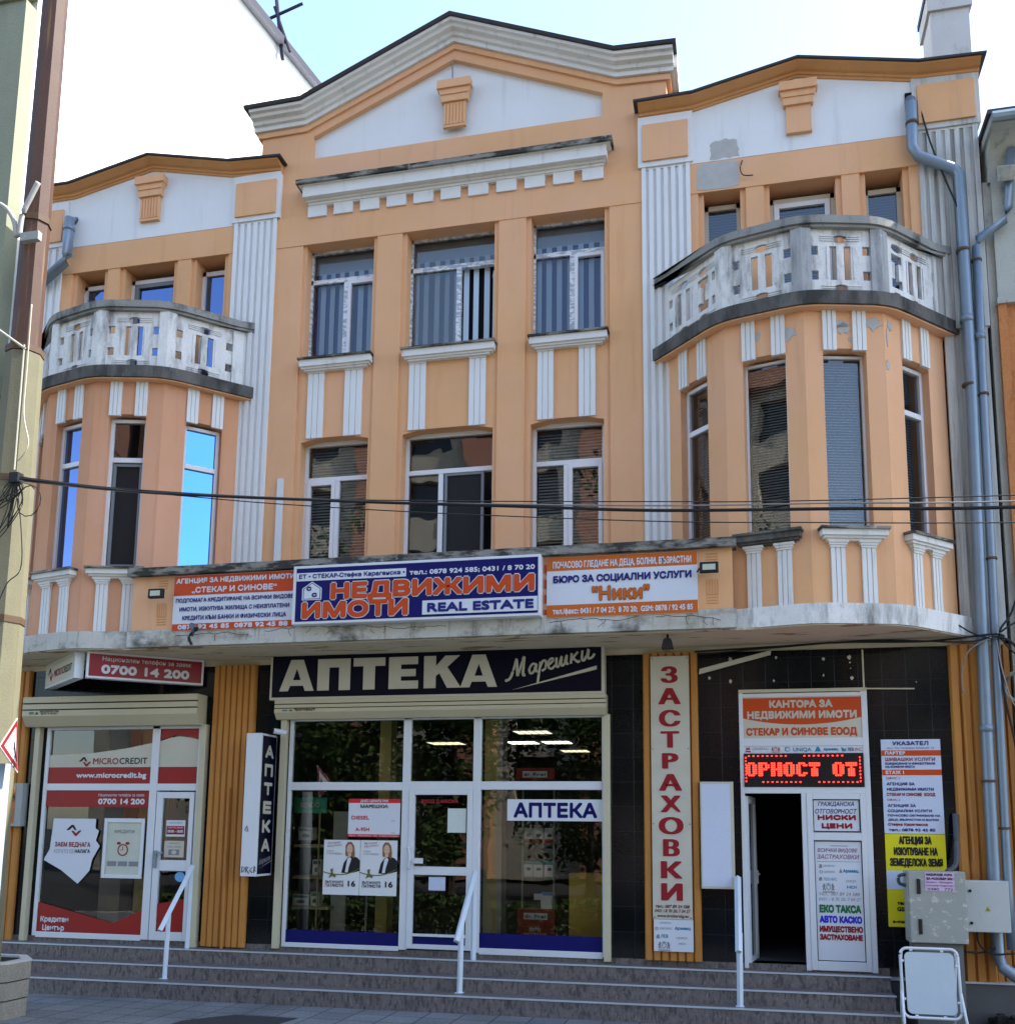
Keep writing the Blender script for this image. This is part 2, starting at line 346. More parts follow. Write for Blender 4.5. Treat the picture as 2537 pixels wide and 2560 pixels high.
def put(mb, txt, x0, x1, z0, cap, y, b=0., shear=0., bx=None, rise=0., spacing=1.):
    """txt with ink from x0 to x1, baseline z0, capital height cap; b = extra stroke weight in metres"""
    global _H
    if _H is None: _H = max(q[1] for q in _raw('Н')[0])
    vs, fs = _raw(txt, shear, spacing)
    b *= .8; bx = b*(1 if txt in ('НЕДВИЖИМИ', 'ИМОТИ') else .7) if bx is None else bx
    xa, xb = min(q[0] for q in vs), max(q[0] for q in vs)
    sx = (x1-x0-bx)/(xb-xa); sz = (cap-b)/_H
    if b or bx:
        n = 8 if max(b, bx) > .012 else 4
        off = [(0, 0)]+[(math.cos(k*2*math.pi/n+.4)*bx/2, math.sin(k*2*math.pi/n+.4)*b/2) for k in range(n)]
        if max(b, bx) > .024: off += [(.5*a_, .5*b_) for a_, b_ in off[1:]]
        if b == 0: off = [((k/4-.5)*bx, 0) for k in range(5)]
    else: off = [(0, 0)]
    for i, (dx, dz) in enumerate(off):
        base = len(mb.v)
        for (px, pz) in vs:
            X = x0+bx/2+(px-xa)*sx+dx
            mb.at(X, y-.0002*i, z0+b/2+pz*sz+dz+rise*(X-x0))
        for f in fs: mb.f.append([base+a for a in f]); mb.m.append(mb.k)
def letters(parent, m, lines, y, fr=None, **kw):
    for l in lines:
        mb = MB(fr)
        t, x0, x1, z0, cap = l[:5]; k = dict(kw); k.update(l[5] if len(l) > 5 else {})
        put(mb, t, x0, x1, z0, cap, y, **k); o = mb.build('lettering', m, parent)
    return o
def rect(mb, x0, x1, z0, z1, y):
    mb.face([(x0, y, z0), (x1, y, z0), (x1, y, z1), (x0, y, z1)])
def crest(mb, cx, cz, w_, h, y):
    P = lambda l: [(cx+a*w_, cz+b*h) for a, b in l]
    for m_ in (1, -1):
        f = lambda l: P([(a*m_, b) for a, b in l])
        mb.poly(f([(.38, -.6), (.5, .1), (.42, .6), (.62, .85), (.8, .6), (.72, .35), (.95, .3), (.78, .05), (.85, -.5), (.66, -.55), (.6, -.1), (.52, -.6)]), y)
    mb.holed(P([(-.3, .5), (.3, .5), (.3, -.15), (0, -.6), (-.3, -.15)]), [P([(-.2, .38), (.2, .38), (.2, -.08), (0, -.42), (-.2, -.08)])], y, y+.001, False)
    mb.poly(P([(-.25, .6), (.25, .6), (.32, .95), (.12, .75), (0, 1.0), (-.12, .75), (-.32, .95)]), y); mb.poly(P([(-.9, -.75), (.9, -.75), (.8, -.95), (-.8, -.95)]), y)
def ell(cx, cz, rx, rz, n=14):
    return [(cx+math.cos(k*2*math.pi/n)*rx, cz+math.sin(k*2*math.pi/n)*rz) for k in range(n)]

# ================================================================== SETTING
mb = MB(); rect_ = [(-400, -400), (400, -400), (400, 400), (-400, 400)]
mb.face([(x, y, -.16) for x, y in rect_]); mb.build('ground', ROADM, kind='structure')
mb = MB(); mb.box(-40, 40, -10.5, 1.0, -.15, 0); mb.build('pavement', PAVE, kind='structure')
mb = MB(); mb.box(-60, 60, -10.68, -10.5, -.15, .01); mb.build('kerb', FASC, kind='structure')

# ================================================================== BUILDING
B = thing('office_building', 'long orange and white two-storey office building with balconies above a row of shops', 'building')
XR, XL = .82, -8.95
def chain(xc): return [(xc-1.76, 0), (xc-.95, -.86), (xc, -1.1), (xc+.95, -.86), (xc+1.78, 0)]
def offset(ch, d):
    out = []
    n = len(ch)
    def nrm(a, b):
        v = Vector((b[0]-a[0], b[1]-a[1])).normalized(); return Vector((v.y, -v.x))
    for i in range(n):
        ns = []
        if i > 0: ns.append(nrm(ch[i-1], ch[i]))
        if i < n-1: ns.append(nrm(ch[i], ch[i+1]))
        if len(ns) == 1:
            m = ns[0]*d; out.append((ch[i][0]+math.copysign(d/abs(ns[0].x), ns[0].x), 0.0) if abs(ns[0].x) > .3 else (ch[i][0]+m.x, ch[i][1]+m.y))
        else:
            b = (ns[0]+ns[1]).normalized(); k = d/b.dot(ns[0]); out.append((ch[i][0]+b.x*k, ch[i][1]+b.y*k))
    return out
def rounded(ch, cut=.26, n=5):
    out = [ch[0]]
    for i in range(1, len(ch)-1):
        p = Vector(ch[i]); a = p+(Vector(ch[i-1])-p).normalized()*cut; b = p+(Vector(ch[i+1])-p).normalized()*cut
        for k in range(n+1):
            t = k/n; q = a*(1-t)**2+p*2*t*(1-t)+b*t*t; out.append((q.x, q.y))
    return out+[ch[-1]]
def frame(a, b):
    v = Vector((b[0]-a[0], b[1]-a[1])); l = v.length; v.normalize()
    return (a, (v.x, v.y), (-v.y, v.x)), l

# ---- central walls
UP = [(-6.28, -5.2), (-4.68, -3.35), (-2.81, -1.75)]; LO = [(-6.25, -5.2), (-4.68, -3.34), (-2.80, -1.77)]
holes = [(a, b, 9.06, 10.93) for a, b in UP]+[(a, b, 5.3, 7.86) for a, b in LO]
mb = MB().wall(-6.78, -1.2, 4.7, 10.95, holes, 0, .4)
for a, b in LO:                                  # slightly arched heads
    mb.prism([(a, 7.80), (a+.3, 7.86), (a, 7.86)], .002, .3); mb.prism([(b, 7.80), (b, 7.86), (b-.3, 7.86)], .002, .3)
mb.build('wall', OR, B)
mb = MB()
for a, b in ((-6.78, -6.33), (-5.14, -4.75), (-3.28, -2.88), (-1.68, -1.2)): mb.box(a, b, -.035, .0, 4.9, 10.93)
mb.build('pier', OR, B)
mb = MB(); mb.box(-6.78, -1.2, -.045, -.0, 10.93, 11.42); mb.box(-6.78, -1.2, .0, .3, 10.96, 11.42); mb.build('frieze', OR, B)
mb = MB()
mb.box(-7.1, -.86, -.02, .5, 11.42, 12.37)
AP = (-4.0, 13.87)
for q in ([(-7.1, 12.37), (-6.25, 12.37), (-6.25, 12.74), (-7.1, 12.9)], [(-7.1, 12.9), (-6.25, 12.74), (-6.4, 12.95)], [(-6.4, 12.95), (-6.25, 12.74), (-4.02, 13.68), (-4.0, 13.98)],
          [(-4.0, 13.98), (-4.02, 13.68), (-1.77, 12.74), (-1.55, 12.95)], [(-1.55, 12.95), (-1.77, 12.74), (-.86, 12.9)], [(-.86, 12.9), (-1.77, 12.74), (-1.77, 12.37), (-.86, 12.37)]):
    mb.prism(q, -.02, .12)
mb.box(-7.1, -.86, .3, .7, 12.37, 12.9); mb.prism([(-7.1, 12.9), (-.86, 12.9), (-4, 13.98)], .3, .7)
mb.box(-7.1, -6.9, .12, .3, 12.37, 12.9); mb.box(-1.06, -.86, .12, .3, 12.37, 12.9)
mb.build('gable', OR, B)
mb = MB().poly([(-6.3, 12.3), (-1.7, 12.3), (-1.7, 12.8), (-4.02, 13.75), (-6.3, 12.8)], .06); mb.build('tympanum', WH, B)
pm = [(-7.16, 12.82), (-6.35, 12.83), (-4.0, 13.83), (-1.57, 12.81), (-.80, 12.77)]
MB().sweep(pm, [(.3, 0), (-.055, 0), (-.06, .085), (.3, .09)]).build('cornice', OR, B)
c = MB().sweep([(x+(-.05 if i == 0 else .05 if i == 4 else 0), z) for i, (x, z) in enumerate(pm)], [(.35, .09), (-.10, .09), (-.105, .155), (-.15, .165), (-.165, .215), (-.235, .23), (-.25, .275), (-.30, .285), (-.31, .325), (.35, .33)]).build('cornice', WHT, B)
MB().sweep([(x+(-.12 if i == 0 else .1 if i == 4 else 0), z) for i, (x, z) in enumerate(pm)], [(.6, .33), (-.34, .33), (-.36, .372), (.6, .374)]).build('roof_edge', ROOF, c)
# return of the parapet on the right end and its roof
MB().box(-.86, -.70, -.1, 2.2, 12.9, 13.10).build('parapet', WHT, B)
mb = MB(); mb.face([(-7.1, .5, 12.9), (-4, .5, 13.9), (-4, 9, 13.9), (-7.1, 9, 12.9)]); mb.face([(-4, .5, 13.9), (-.86, .5, 12.9), (-.86, 9, 12.9), (-4, 9, 13.9)])
mb.box(-7.1, -6.95, .3, 9, 11.5, 12.95); mb.box(-1.0, -.86, .3, 9, 11.5, 12.95); mb.box(-7.1, -.86, 8.9, 9, 4, 13)
mb.build('roof', ROOF, B)
# keystones
def keystone(xc, zt, flut, w=1., parent=B, yo=0.):
    mb = MB(((0, yo), (1, 0), (0, 1)))
    mb.prism([(xc-.265*w, zt-.13), (xc+.265*w, zt-.13), (xc+.255*w, zt), (xc-.255*w, zt)], -.13, 0)
    mb.prism([(xc-.215*w, zt-.22), (xc+.215*w, zt-.22), (xc+.25*w, zt-.13), (xc-.25*w, zt-.13)], -.10, 0)
    mb.prism([(xc-.205*w, zt-.33), (xc+.205*w, zt-.33), (xc+.215*w, zt-.22), (xc-.215*w, zt-.22)], -.085, 0)
    mb.box(xc-.17*w, xc+.17*w, -.05, 0, zt-.72, zt-.33)
    if flut:
        for k in range(7): mb.box(xc-.15+k*.05-.014, xc-.15+k*.05+.014, -.062, -.05, zt-.69, zt-.36)
    mb.box(xc-.175*w, xc+.175*w, -.058, -.0, zt-.735, zt-.70)
    return mb.build('keystone', OR, parent)
keystone(-3.98, 13.27, True)
MB().tube([(-4.03, -.04, 13.62), (-4.02, -.05, 13.27)], .012, 6).build('bracket', CABLEG, B)
# ledge with dentils
led = MB(); led.box(-6.30, -1.70, -.20, 0, 11.62, 11.79); led.box(-6.36, -1.64, -.23, 0, 11.79, 11.80)
led.box(-6.27, -1.73, -.12, 0, 11.585, 11.62); led.box(-6.25, -1.75, -.09, 0, 11.545, 11.585)
ld = led.build('ledge', WHT, B)
MB().box(-6.39, -1.61, -.27, 0, 11.80, 11.87).build('coping', COPE, ld)
mb = MB(); mb.box(-6.24, -1.76, -.075, 0, 11.53, 11.545)
nd = 11; w0 = .30; gap = (4.5-nd*w0)/(nd-1)
for k in range(nd):
    x = -6.26+k*(w0+gap); mb.box(x, x+w0, -.075, 0, 11.36, 11.53)
mb.build('dentil_band', WHT, ld)
# pilasters
def pilaster(x0, x1, z0, z1, m=WH, n=7, y=-.07, cap=True, orange=True):
    mb = MB(); mb.box(x0, x1, y+.03, 0.02, z0, z1)
    wv = (x1-x0)/(n+ (n-1)*.8); x = x0
    for k in range(n):
        mb.box(x, x+wv, y, y+.03, z0, z1-(.0 if k in (0, n-1) else .03)); x += wv*1.8
    p = mb.build('pilaster', m, B)
    if cap:
        MB().box(x0-.045, x1+.045, y-.015, .3, 11.43, 12.2).build('capital', m, p)
        if orange: MB().box(x0+.02, x1-.02, y-.045, y-.012, 11.505, 12.06).build('panel', OR, p)
    return p
pilaster(-7.48, -6.77, 4.8, 11.43); pilaster(-1.22, -.55, 4.8, 11.43)
pilaster(2.42, 3.16, 8.6, 11.43, PILD, 7); pilaster(-10.95, -10.5, 4.9, 11.43, WH, 4)
pilaster(2.62, 3.13, 4.55, 8.6, PILD, 3, -.05, False)
# gable windows: fluted strips under upper sills, sills
def strip(fr, x0, x1, z0, z1, y=-.03, m=WH, parent=B, cap=0, n=3):
    mb = MB(fr); mb.box(x0, x1, y+.012, .01, z0, z1); g = .012; wv = ((x1-x0)-g*(n-1))/n
    for k in range(n): mb.box(x0+k*(wv+g), x0+k*(wv+g)+wv, y, y+.012, z0, z1)
    if cap:
        for i, e in enumerate((.008, .022, .04)): mb.box(x0-e, x1+e, y-.012*(i+1), .01, z1+i*.028, z1+(i+1)*.028)
    return mb.build('fluted_strip', m, parent)
for a, b in ((-5.58, -5.31), (-4.59, -4.34), (-3.69, -3.45), (-2.70, -2.475), (-2.115, -1.885), (-6.16, -5.91)): strip(None, a, b, 7.85, 8.85, cap=1)

def bars(fr, rects, y0, y1):
    mb = MB(fr)
    for (a, b, c, d) in rects: mb.box(a, b, y0, y1, c, d)
    return mb
def hblind(fr, x0, x1, z0, z1, y, m=BSLAT, step=.045, parent=None, gaps=()):
    mb = MB(fr); z = z0+.01
    while z < z1-.01:
        mb.face([(x0, y-.012, z), (x1, y-.012, z), (x1, y+.014, z+step*.62), (x0, y+.014, z+step*.62)]); z += step
    return mb.build('blind', m, parent)
def vblind(x0, x1, z0, z1, y, parent, ph=0., skip=()):
    mb = MB(); wv = .078; x = x0+ph; k = 0
    while x < x1:
        a = random.uniform(-.012, .012)
        mb.face([(x, y+a, z0), (min(x+wv, x1), y-a, z0), (min(x+wv, x1), y-a, z1), (x, y+a, z1)]); x += wv*2.02+random.uniform(-.012, .012); k += 1
    return mb.build('blind', VSL, parent)
def sash(fr, x0, x1, z0, z1, y0, y1, t, mt, parent):
    return bars(fr, [(x0, x0+t, z0, z1), (x1-t, x1, z0, z1), (x0+t, x1-t, z0, z0+t), (x0+t, x1-t, z1-t, z1)], y0, y1).build('sash', mt, parent, bevel=.004)
def quadmesh(fr, rects, y, name, m, parent):
    mb = MB(fr)
    for (a, b, c, d) in rects: rect(mb, a, b, c, d, y)
    return mb.build(name, m, parent)
def sill(fr, x0, x1, z0, z1, y, parent, m=WHT, top=COPE):
    mb = MB(fr); mb.box(x0, x1, y, .02, z0, z1-.03); mb.box(x0+.03, x1-.03, y+.03, .02, z0-.03, z0); mb.box(x0+.07, x1-.07, y+.055, .02, z0-.055, z0-.03)
    mb.k = 1; mb.box(x0-.02, x1+.02, y-.03, .02, z1-.03, z1)
    return mb.build('sill', [m, top], parent)
# ---- central upper windows
for i, (a, b) in enumerate(UP):
    z0, z1 = 9.06, 10.93; zt = 10.44; t = .05
    xm = a+(b-a)*(.53 if i != 1 else .56)
    rc = [(a, a+t*.6, z0, z1), (b-t*.6, b, z0, z1), (a, b, z1-t*.6, z1), (a, b, z0, z0+t), (a, b, zt-.035, zt+.035), (xm-.035, xm+.035, z0+t, zt-.035)]
    wdw = bars(None, rc, .20, .27).build('window', FILM, B)
    if i != 1:
        sash(None, xm+.035, b-.03, z0+t, zt-.035, .185, .25, .05, PVC, wdw)
        quadmesh(None, [(a+.03, xm-.03, z0+.05, zt-.03), (xm+.08, b-.07, z0+.09, zt-.08), (a+.03, b-.03, zt+.03, z1-.03)], .235, 'glass', G_TOP, wdw)
    else:
        quadmesh(None, [(a+.03, xm-.03, z0+.05, zt-.03), (a+.03, b-.03, zt+.03, z1-.03)], .235, 'glass', G_UP, wdw)
        # opened casement leaf, turned inwards on its right hinge and tilted
        fr = ((b-.04, .24), (-.35, .937), (-.937, -.35))
        wl = .5; zz0, zz1 = z0+.06, zt-.12
        s_ = sash(fr, 0, wl, zz0, zz1, -.03, .03, .05, PVC, wdw); quadmesh(fr, [(.05, wl-.05, zz0+.05, zz1-.05)], 0, 'glass', G_UP, wdw)
    vblind(a+.0, b-.0, z0+.03, 10.63, .31, wdw, .02 if i else .12)
    MB().box(a, b, .33, .345, 10.63, 10.95).build('reflection_band', mat('reflection_pale', (.34, .42, .50), .8, .05, 2), wdw)  # pale band painting the reflection across the top pane
    sill(None, a+.01, b+.04, 8.93, 9.06, -.14, wdw)
    q = MB(); rect(q, a-.0, b+.0, 8.95, 10.95, .36); q.build('pane_backing', SKYR if i != 1 else mat('backing_black', (.004, .004, .006), .9), wdw)  # backing sheet, navy painted for the sky reflected in the blind gaps
# ---- central lower windows
for i, (a, b) in enumerate(LO):
    z0, z1 = 5.35, 7.86; zt = 7.28; t = .05
    xm = a+(b-a)*(.50, .40, .46)[i]
    rc = [(a, a+t, z0, z1), (b-t, b, z0, z1), (a, b, z1-.065, z1), (a, b, z0, z0+t), (a+t, b-t, zt-.035, zt+.035), (xm-.035, xm+.035, z0+t, zt-.035)]
    wdw = bars(None, rc, .18, .26).build('window', PVC, B, bevel=.005)
    L_ = (a+t, xm-.035, z0+t, zt-.035); R_ = (xm+.035, b-t, z0+t, zt-.035)
    sh = L_ if i == 0 else R_
    inset = lambda r, d: (r[0]+d, r[1]-d, r[2]+d, r[3]-d)
    if i != 1:
        sash(None, *sh, .165, .24, .055, PVC, wdw)
        quadmesh(None, [L_, R_, (a+t, b-t, zt+.03, z1-.06)], .225, 'glass', G_UP, wdw)
        hblind(None, a+.05, b-.05, z0, z1-.08, .36, BSLAT, .045, wdw)
    else:
        quadmesh(None, [L_, (a+t, b-t, zt+.03, z1-.06)], .225, 'glass', G_UP, wdw)
        sash(None, R_[0]+.02, R_[1]-.12, R_[2], R_[3], .19, .24, .04, PVCD, wdw)
        quadmesh(None, [(R_[0]+.05, R_[1]-.15, R_[2]+.04, R_[3]-.04)], .21, 'insect_screen', mat('screen_mesh', (.016, .015, .015), .8, .1, 40, .1, 200), wdw)
    q = MB(); rect(q, a-.3, b+.3, 5.0, 8.2, .75); q.build('pane_backing', ROOM, wdw)
# ---- wings
def wing(xc, xa, xb, path, ops, left):
    zt = path[2][1]
    mb = MB().wall(xa, xb, 8.6, 10.97, [(o[0], o[1], 8.78, 10.95) for o in ops], 0, .4); mb.build('wall', OR, B)
    mb = MB()
    ed = [xa]+[v for o in ops for v in o[:2]]+[xb]
    for k in range(0, len(ed), 2):
        p, q = ed[k], ed[k+1]
        if q-p > .12: mb.box(p+(.075 if k else 0), q-(.075 if k < len(ed)-2 else 0), -.04, 0, 8.75, 10.95)
    mb.build('pier', OR, B)
    MB().box(xa-.02, xb+.02, -.05, -.0, 10.95, 11.40).box(xa-.02, xb+.02, 0, .4, 10.98, 11.40).build('frieze', OR, B)
    mb = MB().prism([(path[0][0]+.05, 11.40), (path[-1][0]-.05, 11.40), (path[-1][0]-.05, path[-1][1]+.02), (path[3][0], path[3][1]+.02), (xc, zt+.02), (path[1][0], path[1][1]+.02), (path[0][0]+.05, path[0][1]+.02)], -.055, .5)
    g = mb.build('gable', WH, B)
    c = MB().sweep(path, [(.4, 0), (-.075, 0), (-.08, .03), (-.10, .035), (-.105, .07), (-.15, .08), (-.235, .125), (-.25, .14), (.4, .145)]).build('cornice', ORT, B)
    ex = [(x+(-.06 if i == 0 else .06 if i == 4 else 0), z) for i, (x, z) in enumerate(path)]
    MB().sweep(ex, [(.9, .145), (-.28, .145), (-.285, .17), (.9, .172)]).build('roof_edge', ROOF, c)
    keystone(xc, zt-.12 if not left else zt-.15, left, .96, yo=-.055)
    for (a, b, zo, fb) in ops:
        wdw = bars(None, [(a, a+.055, 8.8, zo), (b-.055, b, 8.8, zo), (a, b, zo-.07, zo), (a, b, 8.8, 8.9)], .2, .27).build('window', SCR if not left else PVC, B)
        if fb: sash(None, a+.06, b-.06, 8.9, zo-.07, .19, .25, .07, PVC if not left else PVCD, wdw)
        quadmesh(None, [(a+.05, b-.05, 8.9, zo-.06)], .235, 'glass', G_DEEP if left else G_UP, wdw)
        if not left: hblind(None, a+.06, b-.06, 8.9, zo-.07, .33, mat('blind_blue', (.10, .17, .33), .6), .042, wdw)
        q = MB(); rect(q, a-.1, b+.1, 8.7, 11, .5); q.build('pane_backing', SKYR, wdw)  # navy backing sheet, reflected sky put in as colour
    mb = MB(); mb.face([(path[0][0], .4, 12.15), (path[-1][0], .4, 12.15), (path[-1][0], 9, 12.6), (path[0][0], 9, 12.6)]); mb.build('roof', ROOF, B)
wing(.92, -.57, 2.45, [(-1.25, 12.18), (-.5, 12.19), (.92, 12.48), (2.45, 12.15), (3.22, 12.12)], [(-.37, .12, 10.88, False), (.51, 1.37, 10.86, True), (1.75, 2.22, 10.83, False)], False)
wing(-8.95, -10.5, -7.45, [(-10.85, 12.25), (-10.35, 12.25), (-8.95, 12.54), (-7.54, 12.22), (-6.72, 12.17)], [(-10.24, -9.74, 10.84, False), (-9.38, -8.51, 10.84, True), (-8.13, -7.64, 10.84, False)], True)

def ragged(x0, x1, z0, z1, seed, n=26, j=.1):
    rg = random.Random(seed); cx, cz, rx, rz = (x0+x1)/2, (z0+z1)/2, (x1-x0)/2, (z1-z0)/2; out = []
    for k in range(n):
        a = k*2*math.pi/n; c, s_ = math.cos(a), math.sin(a); m_ = 1/max(abs(c), abs(s_)); q = 1-rg.uniform(0, j)
        out.append((cx+c*m_*rx*q, cz+s_*m_*rz*q))
    return out
MB().prism(ragged(-.47, .12, 10.965, 11.385, 3, j=.08), -.054, -.045).build('mortar_patch', GREYP, B)
MB().prism(ragged(-.28, .13, 11.41, 11.72, 5, j=.2), -.059, -.05).build('mortar_patch', GREYP, B)
# ---- bays
bay_windows = {}
def bay(xc, left):
    ch = chain(xc)
    base = rounded(offset(ch, .13))
    sl_ = MB().slab([(base[0][0]-.02, .15)]+base+[(base[-1][0]+.02, .15)], 4.60, 4.84); sl_.build('slab', FASC if left else WHD, B)
    bw = None
    for i in range(4):
        fr, l = frame(ch[i], ch[i+1]); m = l/2
        hw = .265
        mb = MB(fr).wall(-.003, l+.003, 4.84, 8.52, [(m-hw, m+hw, 5.74, 8.03)], 0, .3)
        mb.prism([(m-hw, 7.985), (m-hw+.12, 8.03), (m-hw, 8.03)], .002, .28); mb.prism([(m+hw, 7.985), (m+hw, 8.03), (m+hw-.12, 8.03)], .002, .28)
        mb.k = 1
        if not left:                      # fallen render: bare mortar
            def blotch(cx, cz, rx, rz, seed):
                rr = random.Random(seed); n = 22
                pts = [(cx+math.cos(k*2*math.pi/n)*rx*rr.uniform(.55, 1.1), cz+math.sin(k*2*math.pi/n)*rz*rr.uniform(.5, 1.1)) for k in range(n)]
                mb.prism(pts, -.006, .004)
            if i == 1: blotch(.78, 8.26, .13, .10, 3); blotch(m-.1, 8.31, .07, .07, 5)
            if i == 2: blotch(m-.01, 8.29, .10, .09, 8); blotch(m+.36, 8.36, .12, .10, 9); blotch(m+.09, 8.15, .05, .03, 2); blotch(m-.03, 8.34, .12, .06, 12)
            if i == 3: blotch(.12, 8.37, .05, .08, 4); blotch(.06, 8.2, .02, .13, 6); blotch(.05, 7.83, .04, .08, 7)
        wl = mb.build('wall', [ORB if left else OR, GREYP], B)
        MB(fr).box(-.01, l+.01, -.045, .01, 8.40, 8.52) if False else None
        for a, b in ((m-.265, m-.10), (m+.10, m+.265)):
            strip(fr, a, b, 8.0, 8.53, m=WHT if not left else WH)
            strip(fr, a, b, 4.85, 5.53, m=WHT if not left else WH, cap=1)
        t = .05; a, b = m-hw, m+hw; z0, z1 = 5.76, 7.99
        if left or i in (0, 3):
            zt = 7.38
            rc = [(a, a+t, z0, z1), (b-t, b, z0, z1), (a+t, b-t, z1-t, z1), (a+t, b-t, z0, z0+t), (a+t, b-t, zt-.035, zt+.035)]
            wdw = bars(fr, rc, .10, .18).build('window', PVC, B, bevel=.004)
            if left and i == 2:
                quadmesh(fr, [(a+t, b-t, zt+.03, z1-t)], .14, 'glass', G_UP, wdw)
                sash(fr, a+t+.015, b-t, z0+t, zt-.05, .12, .17, .04, PVCD, wdw)
                quadmesh(fr, [(a+t+.05, b-t-.04, z0+.09, zt-.09)], .15, 'insect_screen', MATS['screen_mesh'], wdw)
            else:
                g = G_SKY if (left and i == 3) else G_DEEP if left else G_UP
                quadmesh(fr, [(a+t, b-t, zt+.03, z1-t), (a+t, b-t, z0+t, zt-.03)], .14, 'glass', g, wdw)
                if not left: hblind(fr, a+t, b-t, z0+t, z1-t, .24, BSLATD, .036, wdw)
        else:
            rc = [(a, a+.03, z0, z1), (b-.03, b, z0, z1), (a+.03, b-.03, z1-.035, z1), (a+.03, b-.03, z0, z0+.03)]
            wdw = bars(fr, rc, .12, .18).build('window', PVC, B, bevel=.004)
            quadmesh(fr, [(a+.03, b-.03, z0+.03, z1-.035)], .15, 'glass', G_UP, wdw)
            hblind(fr, a+.04, b-.04, z0+.04, z1-.04, .25, BSLAT, .036, wdw)
        q = MB(fr); rect(q, a-.05, b+.05, 5.6, 8.1, .5); q.build('pane_backing', DARK, wdw)  # flat black sheet in place of the dark room behind
        sm, tp = (WHT, COPE)
        if not left and i == 1: sm, tp = CONC, CONC
        sill(fr, m-.39, m+.39, 5.66, 5.76, -.12, wdw, sm, tp)
    # ------------ balcony
    o1 = rounded(offset(ch, .16)); o2 = offset(ch, .02); oi = offset(ch, -.14)
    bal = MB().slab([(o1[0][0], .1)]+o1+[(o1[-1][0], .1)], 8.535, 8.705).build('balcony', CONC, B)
    o0 = rounded(offset(ch, .13))
    MB().slab([(o0[0][0], .08)]+o0+[(o0[-1][0], .08)], 8.512, 8.531).build('soffit', OR, bal)
    pr_ = rounded(offset(ch, .085)); pi_ = rounded(offset(ch, -.16))
    mb = MB().slab([(pr_[0][0], .05)]+pr_+[(pr_[-1][0], .05), (pi_[-1][0], .05)]+pi_[::-1]+[(pi_[0][0], .05)], 9.639, 9.74)
    qr, qi = rounded(offset(ch, .055)), rounded(offset(ch, -.13))
    mb.slab([(qr[0][0], .05)]+qr+[(qr[-1][0], .05), (qi[-1][0], .05)]+qi[::-1]+[(qi[0][0], .05)], 9.60, 9.635)
    mb.build('handrail', RAILC, bal)
    och = offset(ch, .0)
    for i in range(4):
        fr, l = frame(och[i], och[i+1]); y0, y1 = -.0, .055
        s0 = .0 if i == 0 else .10; s1 = l if i == 3 else l-.10
        if left and i == 3: s1 = l-.22
        if i == 0: s0 = .06
        if i == 3 and not left: s1 = l-.03
        wv = s1-s0
        long_ = wv > 1.0
        pat = 'iSISiS' if False else None
        cent = [('S', .5)] if not long_ else [('S', .28), ('I', .56), ('S', .82)]
        if long_ and i == 0: cent = [('S', .34), ('I', .72)]
        if long_ and i == 3: cent = [('I', .22), ('S', .56)]
        if long_ and left and i == 3: cent = [('S', .27), ('I', .68)]
        holes = []
        zb, zt = 8.705, 9.60
        def R4(x0, x1, za, zb_): return [(x0, za), (x1, za), (x1, zb_), (x0, zb_)]
        for k, u in cent:
            x = s0+u*wv
            if k == 'S':
                holes += [R4(x-.13, x-.045, 8.93, 9.38), R4(x+.045, x+.13, 8.93, 9.38)]
            else:
                holes.append([(x-.10, 8.93), (x+.10, 8.93), (x+.10, 9.05), (x+.04, 9.05), (x+.04, 9.27), (x+.10, 9.27), (x+.10, 9.38), (x-.10, 9.38), (x-.10, 9.27), (x-.04, 9.27), (x-.04, 9.05), (x-.10, 9.05)])
            holes += [ell(x, 9.47, .10, .055), ell(x, 8.82, .10, .055)]
        ends = [s0+.065, s1-.065]
        for x in ends:
            if all(abs(x-(s0+u*wv)) > .20 for _, u in cent):
                holes += [R4(x-.05, x+.05, 8.93, 9.05), R4(x-.05, x+.05, 9.26, 9.38)]
        mb = MB(fr).holed(R4(s0, s1, zb, zt), holes, y0+.01, y1)
        for u in [(c_[1]+d_[1])/2 for c_, d_ in zip(cent, cent[1:])]+[cent[0][1]-.2*(.8/wv), cent[-1][1]+.2*(.8/wv)]:
            x = s0+u*wv
            if s0+.08 < x < s1-.08:
                for k in range(3):
                    mb.box(x-.085, x+.085, y0-.004, y0+.012, 9.445+k*.028, 9.459+k*.028); mb.box(x-.085, x+.085, y0-.004, y0+.012, 8.785+k*.028, 8.799+k*.028)
        for k, u in cent:
            x = s0+u*wv
            for dx in ((-.165, .165) if k == 'S' else ()):
                mb.box(x+dx-.008, x+dx+.008, y0-.002, y0+.012, 8.95, 9.37)
        mb.build('balustrade_panel', WHD, bal)
    for i in range(1, 5):
        if i == 4 and not left:
            fr, l = frame(och[3], och[4]); MB(fr).box(l-.13, l+.02, -.02, .12, 8.705, 9.60).build('post', WHD, bal); continue
        if i == 4:
            fr, l = frame(och[3], och[4]); MB(fr).box(l-.24, l+.04, -.015, .12, 8.705, 9.60).build('post', WHD, bal); continue
        p = Vector(och[i]); d0 = (Vector(och[i])-Vector(och[i-1])).normalized(); d1 = (Vector(och[i+1])-Vector(och[i])).normalized()
        n0, n1 = Vector((d0.y, -d0.x)), Vector((d1.y, -d1.x)); bis = (n0+n1).normalized()
        e = .025
        pts = [p-d0*.12+n0*e, p+bis*(e+.004), p+d1*.12+n1*e, p+d1*.12-n1*.10, p-bis*.10, p-d0*.12-n0*.10]
        m = WHD if (i != 2 or left) else mat('post_grey', (.36, .37, .37), .95, .12, 4, .08, 40, .5, 60, dirt=[((.1, .1, .1), .8, (6, 6, 1), .5, .7)])
